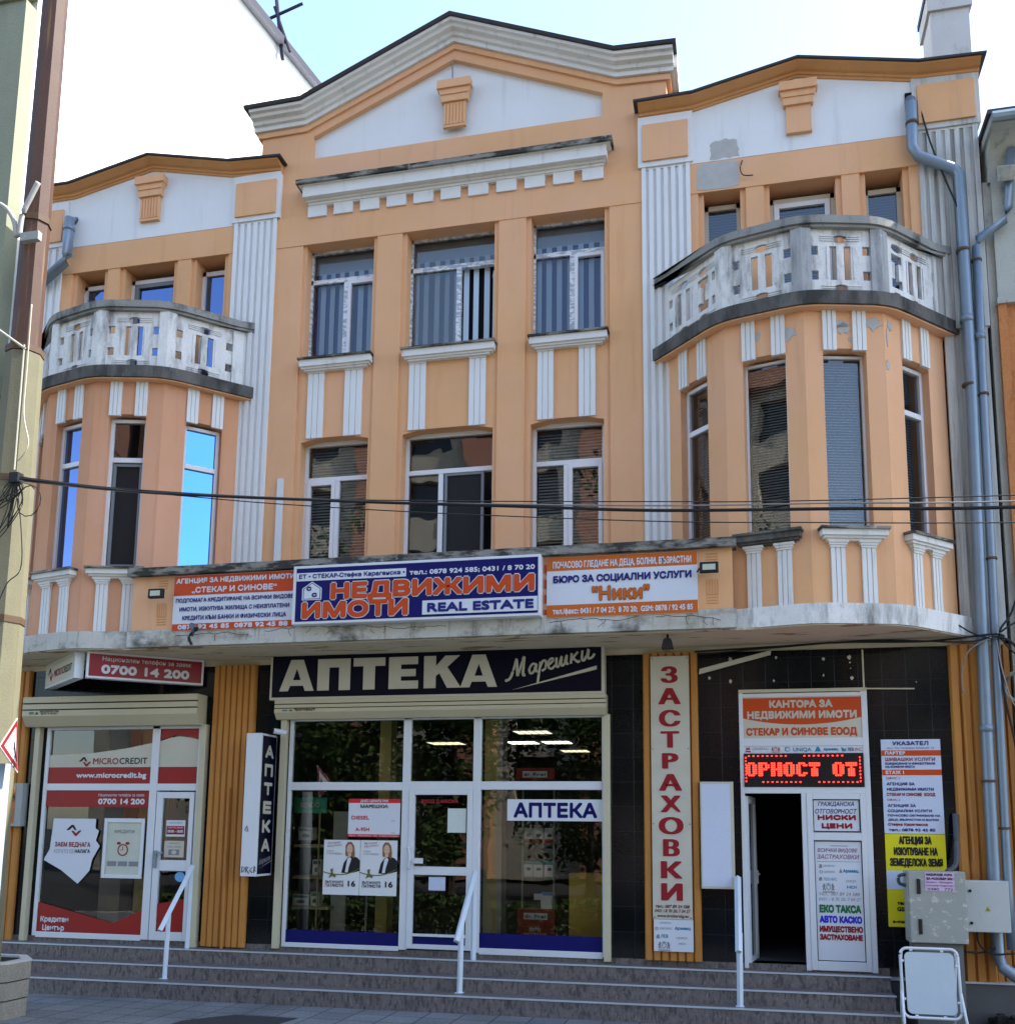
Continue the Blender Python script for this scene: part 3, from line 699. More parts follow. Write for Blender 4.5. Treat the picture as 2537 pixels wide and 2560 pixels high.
        if not left and i in (2, 3): m = mat('post_grey', (.36, .37, .37), .95)
        MB().slab([(q.x, q.y) for q in pts], 8.705, 9.60).build('post', m, bal)
bay(XR, False); bay(XL, True)

# ---- canopy slab and parapet between the bays
ca, cb_ = XL+.80, XR-.88
cn = MB(); cn.box(ca, cb_, -1.13, .05, 4.60, 4.83); cn.k = 1; rg = random.Random(11)
for xa, xb, zz in ((-7.4, -6.3, 4.74), (-6.1, -4.9, 4.76), (-4.7, -3.6, 4.78), (-2.3, -1.2, 4.73), (-1.0, -.2, 4.76)):
    pts_ = []; x = xa; z = zz
    while x < xb: pts_.append((x, -1.131, z)); x += rg.uniform(.04, .11); z = min(4.81, max(4.66, z+rg.uniform(-.02, .02)))
    cn.tube(pts_, .0035, 4)
    for k in range(3):
        q = rg.choice(pts_); cn.tube([q, (q[0]+rg.uniform(-.03, .03), -1.131, q[2]-.04), (q[0]+rg.uniform(-.04, .04), -1.131, q[2]-.09)], .003, 4)
canopy = cn.build('canopy', [FASC, mat('crack_dark', (.06, .05, .04), .95)], B)
mb = MB(); mb.box(ca+.03, cb_-.03, -1.10, -.98, 4.83, 5.58)
mb.build('parapet', OR, canopy)
MB().box(ca-.02, cb_+.02, -1.19, -.94, 5.58, 5.69).build('coping', COPE, canopy)
mb = MB(); mb.box(ca-1.2, cb_+1.2, -1.05, .1, 4.582, 4.597); mb.build('soffit', SOFF, canopy)
for xc in (XL, XR):
    base = rounded(offset(chain(xc), .11)); MB().slab([(base[0][0], .1)]+base+[(base[-1][0], .1)], 4.585, 4.5955).build('soffit', SOFF, canopy)
# grooved vents at the ends of the parapet
for xa in (-.33, -7.66):
    mb = MB()
    for k in range(4): mb.box(xa-.07, xa+.07, -1.106, -1.099, 5.40+k*.035, 5.412+k*.035); mb.box(xa-.07, xa+.07, -1.106, -1.099, 4.90+k*.035, 4.912+k*.035)
    for k in range(5): mb.box(xa-.07+k*.033, xa-.064+k*.033, -1.106, -1.099, 5.02, 5.2)
    mb.build('grille', ORT, canopy)
# ---- inner shell so that no daylight leaks through
mb = MB()
mb.box(-10.9, 3.1, 1.0, 1.1, 4.9, 12.2); mb.box(-10.9, 3.1, .1, 9, 8.6, 8.7); mb.box(-11, -10.9, .3, 9, 0, 12.2); mb.box(3.1, 3.2, .3, 9, 0, 12.2)
mb.box(-10.9, 3.1, .1, 9, 4.62, 4.82); mb.box(-10.9, 3.1, 9, 9.1, 0, 12.2); mb.box(-10.9, 3.1, .4, 9, 11.9, 12.0); mb.box(-10.9, 3.1, .05, 9, .0, .62)
mb.build('inner_wall', ROOM, B)

# ---- ground floor cladding
mb = MB()
for a, b, z0, z1 in ((-10.45, -10.10, .62, 4.5), (-7.60, -7.40, .62, 4.5), (-6.76, -6.20, .62, 4.5), (-1.80, -1.27, .62, 4.5), (-.57, -.06, .62, 4.5), (1.47, 2.46, .62, 4.5), (-.06, 1.47, 3.97, 4.5), (-10.10, -7.60, 3.64, 4.5), (-6.2, -1.8, 3.72, 4.5)):
    mb.box(a, b, .0, .14, z0, z1)
mb.k = 1; rg = random.Random(2)
for px2, pz2 in ((405, 1695), (655, 1690), (910, 1705), (1045, 1700), (1048, 1730), (1050, 1765), (288, 1803), (405, 1825), (640, 1825), (907, 1800), (1055, 1820), (1385, 1850)):
    x, z = -.58+(px2-218)*3.02/1327, 4.5-(pz2-1650)/455; r2 = rg.uniform(.012, .026)*(.5 if px2 in (1048, 1050, 1385) else 1)
    mb.prism([(x+math.cos(k)*r2*rg.uniform(.6, 1.2), z+math.sin(k)*r2*1.2*rg.uniform(.6, 1.2)) for k in range(6)], -.004, .0)
mb.build('tile_cladding', [TILE, SCR], B)
mb = MB(); mb.box(-10.9, 3.1, .015, .14, 4.5, 4.59); mb.build('trim', SOFF, B)
def corr(x0, x1, z0, z1, y=-.06):
    mb = MB(); n = max(3, round((x1-x0)/.1)); wv = (x1-x0)/n
    for k in range(n):
        a = x0+k*wv
        mb.face([(a, y+.02, z0), (a+wv*.18, y-.015, z0), (a+wv*.18, y-.015, z1), (a, y+.02, z1)])
        mb.face([(a+wv*.18, y-.015, z0), (a+wv*.82, y-.015, z0), (a+wv*.82, y-.015, z1), (a+wv*.18, y-.015, z1)])
        mb.face([(a+wv*.82, y-.015, z0), (a+wv, y+.02, z0), (a+wv, y+.02, z1), (a+wv*.82, y-.015, z1)])
    mb.box(x0, x1, y+.021, .1, z0, z1)
    return mb.build('ribbed_column', CORR, B)
corr(-10.95, -10.45, .5, 4.5); corr(-7.41, -6.75, .57, 4.5); corr(-1.27, -.57, .62, 4.5); corr(2.45, 2.80, .5, 4.5); corr(2.80, 3.16, .5, 4.5, .02)
MB().tube([(-7.06, -.10, .5), (-7.06, -.10, 2.75)], .018, 6).build('conduit', CORR, B)
MB().tube([(2.60, -.10, 1.9), (2.585, -.10, 3.9)], .014, 6).build('conduit', CORR, B)
# plinth
mb = MB(); mb.box(-10.95, 1.62, -.012, .3, .2, .62); mb.build('plinth', STEP, B)
mb = MB(); mb.box(1.6, 4.2, -.10, .3, 0, .50); mb.k = 1; mb.box(1.6, 4.2, -.12, .3, .50, .52); mb.build('plinth', [mat('plinth_grey', (.10, .10, .10), .9, .1, 3, .1, 50), NOSE], B)
# chimney
mb = MB(); mb.box(2.86, 3.38, .9, 1.5, 12.1, 13.95); mb.box(2.82, 3.42, .86, 1.54, 13.95, 14.2); mb.k = 1; mb.box(2.80, 3.44, .84, 1.56, 14.2, 14.3)
mb.build('chimney', [mat('chimney_render', (.55, .53, .50), .95, .06, 3, .06, 50, .3, 80, dirt=[((.2, .18, .16), .6, (4, 4, 2), .58, .75)]), ROOF], B)
# surface raceway on the facade
MB().box(-6.56, -6.47, -.075, -.035, 5.6, 7.25).build('raceway', ALU, B)
# hole for the rain outlet
MB().box(2.29, 2.45, -.075, -.056, 11.75, 12.0).build('outlet', DARK, B)

# ================================================================== ENTRANCE STEPS
S = thing('entrance_steps', 'speckled grey stone steps with pale metal nosings along the shop fronts', 'steps')
def tread(z0, z1, yr, yl, yb, xl=-10.95, xr=1.60):
    mb = MB(); mb.slab([(xl, yl), (xr, yr), (xr, yb), (xl, yb)], z0, z1); t = mb.build('step', STEP, S)
    nb = MB(); nb.slab([(xl, yl-.012), (xr+.01, yr-.012), (xr+.01, yr+.035), (xl, yl+.035)], z1-.012, z1+.003); nb.build('nosing', NOSE, t)
tread(.375, .55, -.24, -.34, .0); tread(.205, .375, -.50, -.72, -.0, xr=1.61); tread(0, .205, -.77, -1.10, -.0, xr=1.63)

# ================================================================== SHOP FRONTS
def frames(name, rects, y0, y1, m, parent, bevel=.005): return bars(None, rects, y0, y1).build(name, m, parent, bevel=bevel)
# --- loan office
F1 = frames('shop_front', [(-10.12, -10.06, .62, 3.66), (-8.36, -8.24, .62, 3.66), (-7.62, -7.56, .62, 3.66), (-10.06, -8.36, .60, .68), (-10.06, -8.36, 2.71, 2.81), (-8.24, -7.62, 2.71, 2.81), (-10.06, -7.62, 3.6, 3.68)], -.03, .05, ALU, B)
quadmesh(None, [(-10.06, -8.36, .68, 2.71), (-10.06, -8.36, 2.81, 3.6), (-8.24, -7.62, 2.81, 3.6)], .01, 'glass', G_SHOP, F1)
D1 = frames('door', [(-8.22, -8.12, .62, 2.69), (-7.70, -7.63, .62, 2.69), (-8.12, -7.70, 2.6, 2.69), (-8.12, -7.70, 1.58, 1.73), (-8.12, -7.70, .62, .74)], -.045, .02, ALU, B)
quadmesh(None, [(-8.12, -7.70, .74, 1.58), (-8.12, -7.70, 1.73, 2.6)], -.01, 'glass', G_SHOP, D1)
MB().box(-8.20, -8.16, -.075, -.045, 1.62, 1.86).box(-8.19, -8.05, -.095, -.075, 1.82, 1.845).build('handle', STEEL, D1)
# printed film stuck on the panes
film = thing('window_film', 'red and white printed window film on the loan office shop window', 'window film')
for pg in ([(-10.06, 2.81), (-8.36, 2.81), (-8.36, 3.05), (-10.06, 3.05)], [(-8.24, 2.81), (-7.62, 2.81), (-7.62, 3.05), (-8.24, 3.05)], [(-10.06, 2.47), (-8.36, 2.47), (-8.36, 2.71), (-10.06, 2.71)],
           [(-10.06, .68), (-8.36, .68), (-8.36, 1.03), (-8.82, .83), (-10.06, 1.10)], [(-8.24, 3.44), (-7.95, 3.52), (-7.62, 3.45), (-7.62, 3.6), (-8.24, 3.6)]):
    MB().poly(pg, -.012).build('red_film', SRED2, film)
MB().poly([(-8.12, .74), (-7.70, .74), (-7.70, 1.2), (-8.12, 1.12)], -.030).build('red_film', SRED2, film)
for pg in ([(-10.06, 3.05), (-8.36, 3.05), (-8.36, 3.40), (-8.8, 3.32), (-9.4, 3.25), (-10.06, 3.23)], [(-8.24, 3.05), (-7.62, 3.05), (-7.62, 3.44), (-7.80, 3.475), (-7.95, 3.49), (-8.1, 3.465), (-8.24, 3.42)]):
    MB().poly(pg, -.012).build('white_film', SCR, film)
def swoosh(mb, x0, x1, z0, z1, y, ks=(0, 1)):
    w_, h = x1-x0, z1-z0; P = lambda u, v: (x0+u*w_, z0+v*h)
    mb.k = ks[0]; mb.poly([P(0, .52), P(.33, 1.0), P(.47, 1.0), P(.68, .52), P(.55, .52), P(.40, .78), P(.2, .52)], y)
    mb.k = ks[1]; mb.poly([P(.33, .45), P(.58, .0), P(.70, .0), P(1, .5), P(.82, .5), P(.64, .25), P(.47, .48)], y)
mb = MB(); swoosh(mb, -9.56, -9.35, 3.06, 3.2, -.015); mb.build('emblem', [INKB, SRED], film)
letters(film, SRED, [('MICRO', -9.32, -8.90, 3.093, .095)], -.015, b=.006); letters(film, INKB, [('CREDIT', -8.885, -8.43, 3.095, .095)], -.015, b=.006)
letters(film, SWH, [('www.microcredit.bg', -9.585, -8.432, 2.892, .085, dict(b=.016)), ('Национален телефон за заем:', -9.19, -8.44, 2.625, .042), ('0700 14 200', -9.19, -8.43, 2.51, .088, dict(b=.018)),
    ('Кредитен', -10.0, -9.54, .82, .08, dict(b=.012)), ('Център', -9.96, -9.60, .70, .08, dict(b=.012))], -.015)
# map-shaped placard
pl = thing('placard', 'white map-shaped placard hanging in the loan office window', 'placard')
MB().prism([(-9.90, 2.30), (-9.20, 2.30), (-9.20, 2.16), (-9.14, 2.13), (-9.18, 1.99), (-9.11, 1.91), (-9.22, 1.72), (-9.25, 1.56), (-9.33, 1.47), (-9.43, 1.37), (-9.72, 1.56), (-10.02, 1.70), (-9.93, 1.86), (-9.92, 2.0)], -.022, -.014).build('board', SWH, pl)
mb = MB(); swoosh(mb, -9.68, -9.42, 2.05, 2.21, -.024); mb.build('emblem', [INKB, SRED], pl)
letters(pl, SRED, [('ЗАЕМ ВЕДНАГА', -9.85, -9.26, 1.893, .07)], -.024, b=.010)
letters(pl, LGR, [('КОГАТО СЕ', -9.855, -9.53, 1.80, .055)], -.024); letters(pl, INKB, [('НАЛАГА', -9.51, -9.26, 1.806, .055)], -.024, b=.01)
# framed poster
fp = thing('framed_poster', 'framed poster with a red alarm clock beside the white map placard', 'poster')
bars(None, [(-9.05, -9.0, 1.46, 2.31), (-8.45, -8.40, 1.46, 2.31), (-9.0, -8.45, 2.25, 2.31), (-9.0, -8.45, 1.46, 1.51)], -.035, -.014).build('frame', ALU, fp, bevel=.004)
q = MB(); rect(q, -9.0, -8.45, 1.51, 2.25, -.02); q.build('sheet', mat('poster_pale', (.50, .53, .44), .6, .08, 5), fp)
mb = MB()
mb.holed(ell(-8.73, 1.86, .085, .085, 22), [ell(-8.73, 1.86, .068, .068, 22)], -.024, -.021); mb.box(-8.735, -8.725, -.024, -.021, 1.86, 1.91); mb.box(-8.77, -8.73, -.0245, -.0212, 1.856, 1.864)
mb.prism(ell(-8.80, 1.955, .035, .02, 8), -.024, -.021); mb.prism(ell(-8.66, 1.955, .035, .02, 8), -.024, -.021)
mb.build('alarm_clock_print', SRED2, fp)
letters(fp, LGR, [('КРЕДИТИ', -8.88, -8.56, 2.1, .045, dict(b=.005))], -.022)
mb = MB()
for k in range(3): rect(mb, -8.97+k*.175, -8.82+k*.175, 1.63, 1.70, -.0225)
mb.build('print_block', LGR, fp)
# door stickers
st = thing('notice', 'red and white opening hours notice on the loan office door', 'notice')
q = MB(); rect(q, -8.06, -7.76, 2.06, 2.29, -.018); q.build('sheet', SWH, st); q = MB(); rect(q, -8.05, -7.77, 2.09, 2.21, -.020); q.build('band', SRED2, st)
letters(st, SWH, [('РАБОТНО ВРЕМЕ', -8.03, -7.79, 2.175, .024), ('09:00 - 18:00', -8.03, -7.79, 2.115, .04, dict(b=.006))], -.022); letters(st, LGR, [('MICROCREDIT', -8.02, -7.80, 2.24, .028)], -.020)
st = thing('notice', 'grey and white notice with a banknote drawing on the loan office door', 'notice')
q = MB(); rect(q, -8.07, -7.76, 1.77, 2.0, -.018); q.build('sheet', SCR, st)
mb = MB().holed([(-8.0, 1.80), (-7.83, 1.80), (-7.83, 1.88), (-8.0, 1.88)], [ell(-7.915, 1.84, .04, .03)], -.021, -.0185); mb.build('banknote_print', LGR, st)
letters(st, LGR, [('ВЛИЗАНЕТО', -8.0, -7.83, 1.955, .022), ('САМО С МАСКА', -8.03, -7.80, 1.905, .024)], -.020)
st = MB(); st.prism(ell(-7.80, 1.50, .08, .07, 12), -.018, -.0125); tag(st.build('sticker', mat('sticker_blue', (.15, .4, .7), .5, .2, 30), None), 'small round blue sticker low on the loan office door', 'sticker')
# room behind
def room(name_parent, x0, x1, z0, z1, y0, y1, m):
    mb = MB(); mb.face([(x0, y1, z0), (x1, y1, z0), (x1, y1, z1), (x0, y1, z1)]); mb.face([(x0, y0, z0), (x0, y1, z0), (x0, y1, z1), (x0, y0, z1)]); mb.face([(x1, y0, z0), (x1, y1, z0), (x1, y1, z1), (x1, y0, z1)])
    mb.face([(x0, y0, z0+.012), (x1, y0, z0+.012), (x1, y1, z0+.012), (x0, y1, z0+.012)]); mb.face([(x0, y0, z1), (x1, y0, z1), (x1, y1, z1), (x0, y1, z1)])
    return mb.build('room', m, name_parent)
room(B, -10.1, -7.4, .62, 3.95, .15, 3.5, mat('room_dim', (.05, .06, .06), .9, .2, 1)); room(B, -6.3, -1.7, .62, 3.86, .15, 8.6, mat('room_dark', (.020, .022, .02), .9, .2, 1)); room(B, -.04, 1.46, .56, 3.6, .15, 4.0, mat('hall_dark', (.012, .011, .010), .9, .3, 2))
MB().box(-9.5, -9.15, .6, .9, .63, 3.9).build('column', mat('pillar_grey', (.42, .43, .38), .8, .08), B); MB().box(-8.75, -8.45, .35, .65, .63, 3.9).build('column', PILY, B)
# --- pharmacy
F2 = frames('shop_front', [(-6.21, -6.16, .60, 3.72), (-4.53, -4.42, .62, 3.72), (-3.54, -3.43, .62, 3.72), (-1.81, -1.76, .62, 3.72), (-6.16, -4.53, .60, .66), (-3.43, -1.81, .60, .68), (-6.16, -4.53, 2.72, 2.83), (-4.42, -3.54, 2.73, 2.84), (-3.43, -1.81, 2.73, 2.84), (-6.16, -1.81, 3.68, 3.74)], -.03, .05, ALU, B)
quadmesh(None, [(-6.16, -4.53, .66, 2.72), (-6.16, -4.53, 2.83, 3.68), (-4.42, -3.54, 2.84, 3.68), (-3.43, -1.81, .68, 2.73), (-3.43, -1.81, 2.84, 3.68)], .01, 'glass', G_SHOP, F2)
quadmesh(None, [(-6.16, -4.53, .66, .83)], -.004, 'navy_film', BLUE, F2); quadmesh(None, [(-3.43, -1.81, .68, .87)], -.004, 'navy_film', BLUE, F2)
D2 = frames('door', [(-4.42, -4.34, .64, 2.73), (-3.61, -3.54, .64, 2.73), (-4.34, -3.61, 2.66, 2.73), (-4.34, -3.61, 1.60, 1.71), (-4.34, -3.61, .64, .70), (-4.34, -3.61, .80, .835)], -.045, .02, ALU, B)
quadmesh(None, [(-4.34, -3.61, .835, 1.60), (-4.34, -3.61, 1.71, 2.66)], -.01, 'glass', G_SHOP, D2)
quadmesh(None, [(-4.34, -3.61, .70, .80)], -.012, 'navy_film', BLUE, D2)
MB().tube(smooth_path([(-4.40, -.05, 1.68), (-4.40, -.10, 1.70), (-4.37, -.115, 1.80), (-4.39, -.10, 1.93), (-4.42, -.05, 1.95)], 5), .014, 8).box(-4.35, -4.20, -.09, -.06, 1.75, 1.82).build('handle', ALU, D2)
sg = thing('shop_sign', 'white strip with blue pharmacy letters on the right shop pane', 'sign')
MB().box(-3.07, -1.81, -.012, -.004, 2.325, 2.605).build('panel', SWH, sg); letters(sg, BLUE, [('АПТЕКА', -2.985, -1.875, 2.365, .20)], -.014, b=.035)
pn = thing('notice', 'fuel price notice with red bands above the election posters', 'notice')
q = MB(); rect(q, -5.30, -4.555, 2.09, 2.60, -.012); q.build('sheet', SWH, pn); q = MB(); rect(q, -5.30, -4.555, 2.547, 2.604, -.014); rect(q, -5.30, -4.555, 2.088, 2.125, -.014); q.build('band', mat('band_red', (.55, .02, .03), .5), pn)
letters(pn, SWH, [('ДНЕС ЦЕНИТЕ ПРИ', -5.13, -4.73, 2.557, .036, dict(b=.005)), ('бул. Ивайло гр. Севлиево', -5.28, -4.58, 2.097, .02)], -.016)
letters(pn, INKB, [('МАРЕШКИ:', -5.127, -4.728, 2.477, .05, dict(b=.008))], -.014); letters(pn, mat('ink_red', (.5, .02, .04), .5), [('DIESEL', -5.253, -4.995, 2.322, .055, dict(b=.007)), ('A-95H', -5.193, -4.99, 2.165, .055, dict(b=.007))], -.014); letters(pn, LGR, [('лв.', -4.68, -4.62, 2.30, .02), ('лв.', -4.68, -4.62, 2.14, .02)], -.014)
def poster(x0, lab):
    t = thing('election_poster', lab, 'poster', 'election posters'); x1 = x0+.527; X = lambda u: x0+u*.527; Z = lambda v: 1.31+v*.735
    q = MB(); rect(q, x0, x1, 1.31, 2.045, -.012); q.build('sheet', CARD, t)
    q = MB(); q.poly([(X(.50), Z(.40)), (X(.56), Z(.58)), (X(.66), Z(.68)), (X(.80), Z(.71)), (X(.93), Z(.68)), (X(1.0), Z(.63)), (X(1.0), Z(.44)), (X(.85), Z(.41)), (X(.7), Z(.39))], -.014); q.build('jacket_print', INKB, t)
    q = MB(); q.poly([(X(.60), Z(.41)), (X(.66), Z(.66)), (X(.72), Z(.69)), (X(.77), Z(.66)), (X(.70), Z(.50)), (X(.68), Z(.41))], -.016); q.build('shirt_print', SWH, t)
    q = MB(); q.poly([(X(.60), Z(.74)), (X(.60), Z(.90)), (X(.66), Z(.965)), (X(.76), Z(.965)), (X(.83), Z(.90)), (X(.86), Z(.76)), (X(.84), Z(.66)), (X(.78), Z(.70)), (X(.62), Z(.70))], -.0155); q.build('hair_print', HAIR, t)
    q = MB(); q.prism([(a, b) for a, b in ell(X(.715), Z(.835), .042, .066, 16)], -.0175, -.0165); q.poly([(X(.67), Z(.70)), (X(.76), Z(.70)), (X(.76), Z(.76)), (X(.67), Z(.76))], -.0166); q.build('face_print', SKIN, t)
    q = MB(); rect(q, X(.675), X(.70), Z(.835), Z(.843), -.018); rect(q, X(.735), X(.76), Z(.835), Z(.843), -.018); rect(q, X(.69), X(.745), Z(.765), Z(.773), -.018); q.build('feature_print', HAIR, t)
    q = MB(); pts = [(X(u), Z(.375+.10*(u-.45)**2*4*(.6 if u < .45 else 1))) for u in [k/12 for k in range(13)]]
    q.poly(pts+[(a, b-.012) for a, b in pts[::-1]], -.018); q.build('ribbon_print', mat('ribbon_olive', (.12, .13, .03), .5), t)
    q = MB(); q.poly([(X(.16), Z(.30)), (X(.22), Z(.40)), (X(.20), Z(.46)), (X(.28), Z(.48)), (X(.27), Z(.40)), (X(.36), Z(.35)), (X(.34), Z(.31)), (X(.26), Z(.34))], -.0185); q.build('emblem_print', mat('ribbon_olive', (.12, .13, .03), .5), t)
    letters(t, INKB, [('16', X(.69), X(.90), Z(.15), .085, dict(b=.014)), ('БЪЛГАРСКИТЕ', X(.07), X(.57), Z(.21), .034, dict(b=.003)), ('ПАТРИОТИ', X(.07), X(.57), Z(.14), .044, dict(b=.004))], -.015)
    letters(t, LPK, [('България', X(.1), X(.45), Z(.92), .03, dict(shear=.25, rise=.08)), ('над всичко!', X(.1), X(.5), Z(.87), .03, dict(shear=.25, rise=.08))], -.015)
    letters(t, LGR, [('ЕЛЕНА', X(.09), X(.28), Z(.78), .022), ('ГУНЧЕВА', X(.09), X(.5), Z(.73), .026)], -.015)
poster(-5.64, 'left election poster with a blonde woman in a dark jacket'); poster(-5.108, 'right election poster with a blonde woman, directly under the fuel price notice')
nn = MB(); rect(nn, -3.885, -3.63, 2.16, 2.48, -.018); tag(nn.build('paper_notice', mat('paper_pale', (.55, .62, .58), .8, .05, 30), None), 'pale sheet of paper taped high on the pharmacy door', 'notice')
nn = MB(); rect(nn, -4.13, -3.90, 1.40, 1.575, -.018); tag(nn.build('paper_notice', mat('paper_bluish', (.50, .56, .70), .8, .05, 30), None), 'small bluish handwritten note low on the pharmacy door', 'notice')
nn = thing('lettering_strip', 'faded red lettering across the top of the pharmacy door glass', 'lettering'); letters(nn, mat('faded_red', (.3, .015, .02), .6), [('ВХОД С МАСКА', -4.26, -3.74, 2.55, .05, dict(b=.01))], -.018)
# interior of pharmacy
MB().box(-5.1, -4.93, .6, .85, .63, 3.86).build('column', PILY, B); MB().box(-3.49, -3.31, .4, .7, .63, 3.86).build('column', PILY, B); MB().box(-3.31, -3.24, .4, .7, .63, 3.86).build('column', mat('pillar_grey', (.42, .43, .38), .8), B)
for (x0, x1, y0, y1) in ((-3.77, -3.13, 3.2, 3.8), (-4.35, -3.75, 5.2, 5.8), (-3.68, -3.12, 5.2, 5.8), (-3.7, -3.1, 7.3, 7.9), (-5.9, -5.2, 5.2, 5.8)):
    l = thing('ceiling_lamp', {(-3.77): 'ceiling light panel nearest the pharmacy window, highest in view', (-4.35): 'bright ceiling light panel left of its twin inside the pharmacy', (-3.68): 'bright ceiling light panel right of its twin inside the pharmacy', (-3.7): 'deepest small ceiling light panel inside the pharmacy', (-5.9): 'ceiling light panel seen above the pharmacy door'}[x0], 'ceiling light', 'ceiling lights in the pharmacy')
    MB().box(x0, x1, y0, y1, 3.83, 3.857).build('housing', ALU, l); q = MB()
    n = 5
    for k in range(n): q.face([(x0+.02+(x1-x0-.04)*k/n, y0+.03, 3.828), (x0+.02+(x1-x0-.04)*(k+.8)/n, y0+.03, 3.828), (x0+.02+(x1-x0-.04)*(k+.8)/n, y1-.03, 3.828), (x0+.02+(x1-x0-.04)*k/n, y1-.03, 3.828)])
    q.build('diffuser', TUBE if x0 in (-4.35, -3.68) else TUBE2, l)
d = thing('display_case', 'glass shelves with a teal header and medical boxes at the left of the pharmacy', 'display case')
MB().box(-6.30, -5.80, .40, .42, 2.41, 2.63).build('header', TEAL, d); letters(d, SWH, [('SENDO', -6.20, -5.90, 2.49, .08, dict(b=.014))], .395)
mb = MB()
for z in (1.49, 1.07, 1.93): mb.box(-6.28, -5.72, .40, .75, z, z+.04)
mb.box(-5.90, -5.88, .38, .40, .66, 2.41); mb.build('shelf', mat('shelf_beige', (.45, .40, .26), .5), d)
for k, (x0, x1, z0, h, lab) in enumerate(((-6.22, -6.0, 2.03, .18, 'white meter box on the top glass shelf'), (-5.99, -5.86, 1.54, .22, 'tall blue and white box on the middle glass shelf'), (-6.27, -6.03, 1.12, .15, 'wide white inhaler box on the lowest glass shelf'), (-6.0, -5.87, 1.12, .19, 'narrow white box on the lowest glass shelf'))):
    bx = thing('product_box', lab, 'box', 'medical boxes in the pharmacy windows'); MB().box(x0, x1, .42, .55, z0, z0+h).build('carton', CARD, bx)
    q = MB(); rect(q, x0+.01, x1-.01, z0+h*.7, z0+h*.92, .418); q.prism(ell((x0+x1)/2, z0+h*.35, (x1-x0)*.28, h*.16, 10), .417, .4185); q.build('print', mat('print_dark_teal', (.02, .1, .16), .5), bx)
c2 = thing('display_cabinet', 'narrow glass display cabinet on the right side of the pharmacy', 'display cabinet')
mb = MB()
for x in (-2.96, -2.53): mb.box(x-.012, x+.012, .45, .47, .68, 2.75)
for z in (1.57, 2.02, 1.14, 2.46): mb.box(-2.96, -2.53, .45, .8, z, z+.012)
mb.build('frame', mat('cabinet_green_edge', (.16, .2, .12), .3), c2)
for k in range(3):
    for r_i, (z0, m1, nm) in enumerate(((2.035, SRED2, 'red and white blood pressure box, {} of the upper trio in the cabinet'), (1.585, mat('print_cyan', (.02, .25, .3), .5), 'teal and white monitor box, {} of the lower trio in the cabinet'))):
        x0 = -2.95+k*.138+(.01 if k == 2 else 0)
        bx = thing('product_box', nm.format(('left', 'middle', 'right')[k]), 'box', 'medical boxes in the pharmacy windows'); MB().box(x0, x0+.128, .48, .58, z0, z0+.20).build('carton', CARD, bx)
        q = MB(); rect(q, x0, x0+.128, z0+(.0 if r_i == 0 else .16), z0+(.05 if r_i == 0 else .20), .478); q.build('band', m1, bx)
        q = MB(); q.prism(ell(x0+.07, z0+.10, .035, .022, 9), .476, .4785); q.build('print', INKB if k else INK, bx)
tb = thing('tub', 'white tub with a blue lid and a price card in the cabinet', 'tub'); MB().box(-2.71, -2.55, .48, .6, 1.16, 1.34).build('body', CARD, tb); MB().box(-2.715, -2.545, .475, .605, 1.34, 1.375).build('lid', mat('lid_blue', (.03, .25, .5), .4), tb)
q = MB(); rect(q, -2.80, -2.68, 1.28, 1.36, .46); q.build('price_card', SWH, tb)
for (x0, x1, z0, z1, lab, big) in ((-3.02, -2.51, .72, 1.155, 'dark red display box standing on the floor behind the pharmacy pane', 1), (-3.05, -2.52, 2.89, 3.045, 'small dark red display sign at the top of the right pharmacy pane', 0)):
    bx = thing('display_box', lab, 'display box'); MB().box(x0, x1, .42, .6, z0, z1).build('carton', BRED, bx)
    q = MB(); rect(q, x0+.09, x1-.10, z1-.13, z1-.045, .418); q.build('label_plate', SWH, bx); letters(bx, mat('frei_green', (.02, .2, .15), .5), [('Frei', x0+.235, x1-.12, z1-.112, .05, dict(b=.01))], .414); letters(bx, BRED, [('dr.', x0+.105, x0+.205, z1-.112, .05, dict(b=.01))], .414)
    if big: letters(bx, SWH, [('m+h', x0+.17, x1-.19, z1-.285, .075, dict(b=.016)), ('House of Swiss Quality', x0+.09, x1-.10, z1-.325, .022, dict(b=.003)), ('Medical Brands', x0+.14, x1-.15, z1-.36, .022, dict(b=.003))], .416)
q = MB(); q.box(-2.33, -1.85, .5, .75, .78, 1.64); tag(q.build('cupboard', WOOD, None), 'plain yellow cupboard at the right edge of the pharmacy window', 'cupboard')
q = MB(); q.box(-5.77, -5.55, .6, .64, .7, 2.44); q.box(-5.25, -5.23, .6, .64, .7, 1.3); tag(q.build('back_panel', mat('panel_white', (.45, .5, .5), .6, .05, 3), None), 'white back panel standing behind the election posters', 'panel')
# --- office entrance
F3 = frames('shop_front', [(-.06, -.01, .56, 3.96), (1.42, 1.49, .56, 3.96), (-.01, 1.42, 3.90, 3.95), (-.01, 1.42, 3.28, 3.38), (-.01, 1.42, 2.69, 2.77), (.67, .73, .56, 2.69)], -.03, .06, ALU, B)
MB().box(-.06, 1.49, -.04, .06, 3.96, 4.0).build('trim', SHUT, F3)
d3 = frames('door', [(.73, .80, .57, 2.69), (1.36, 1.42, .57, 2.69), (.80, 1.36, 2.62, 2.69), (.80, 1.36, .57, .68), (.80, 1.36, 2.12, 2.21)], -.04, .03, ALU, B)
quadmesh(None, [(.80, 1.36, .68, 2.12), (.80, 1.36, 2.21, 2.62)], .0, 'panel', SWH, d3)
fr = ((-.01, .02), (.16, .987), (-.987, .16))
od = sash(fr, 0, .66, .58, 2.66, -.03, .03, .09, ALU, B); od.name = 'door'
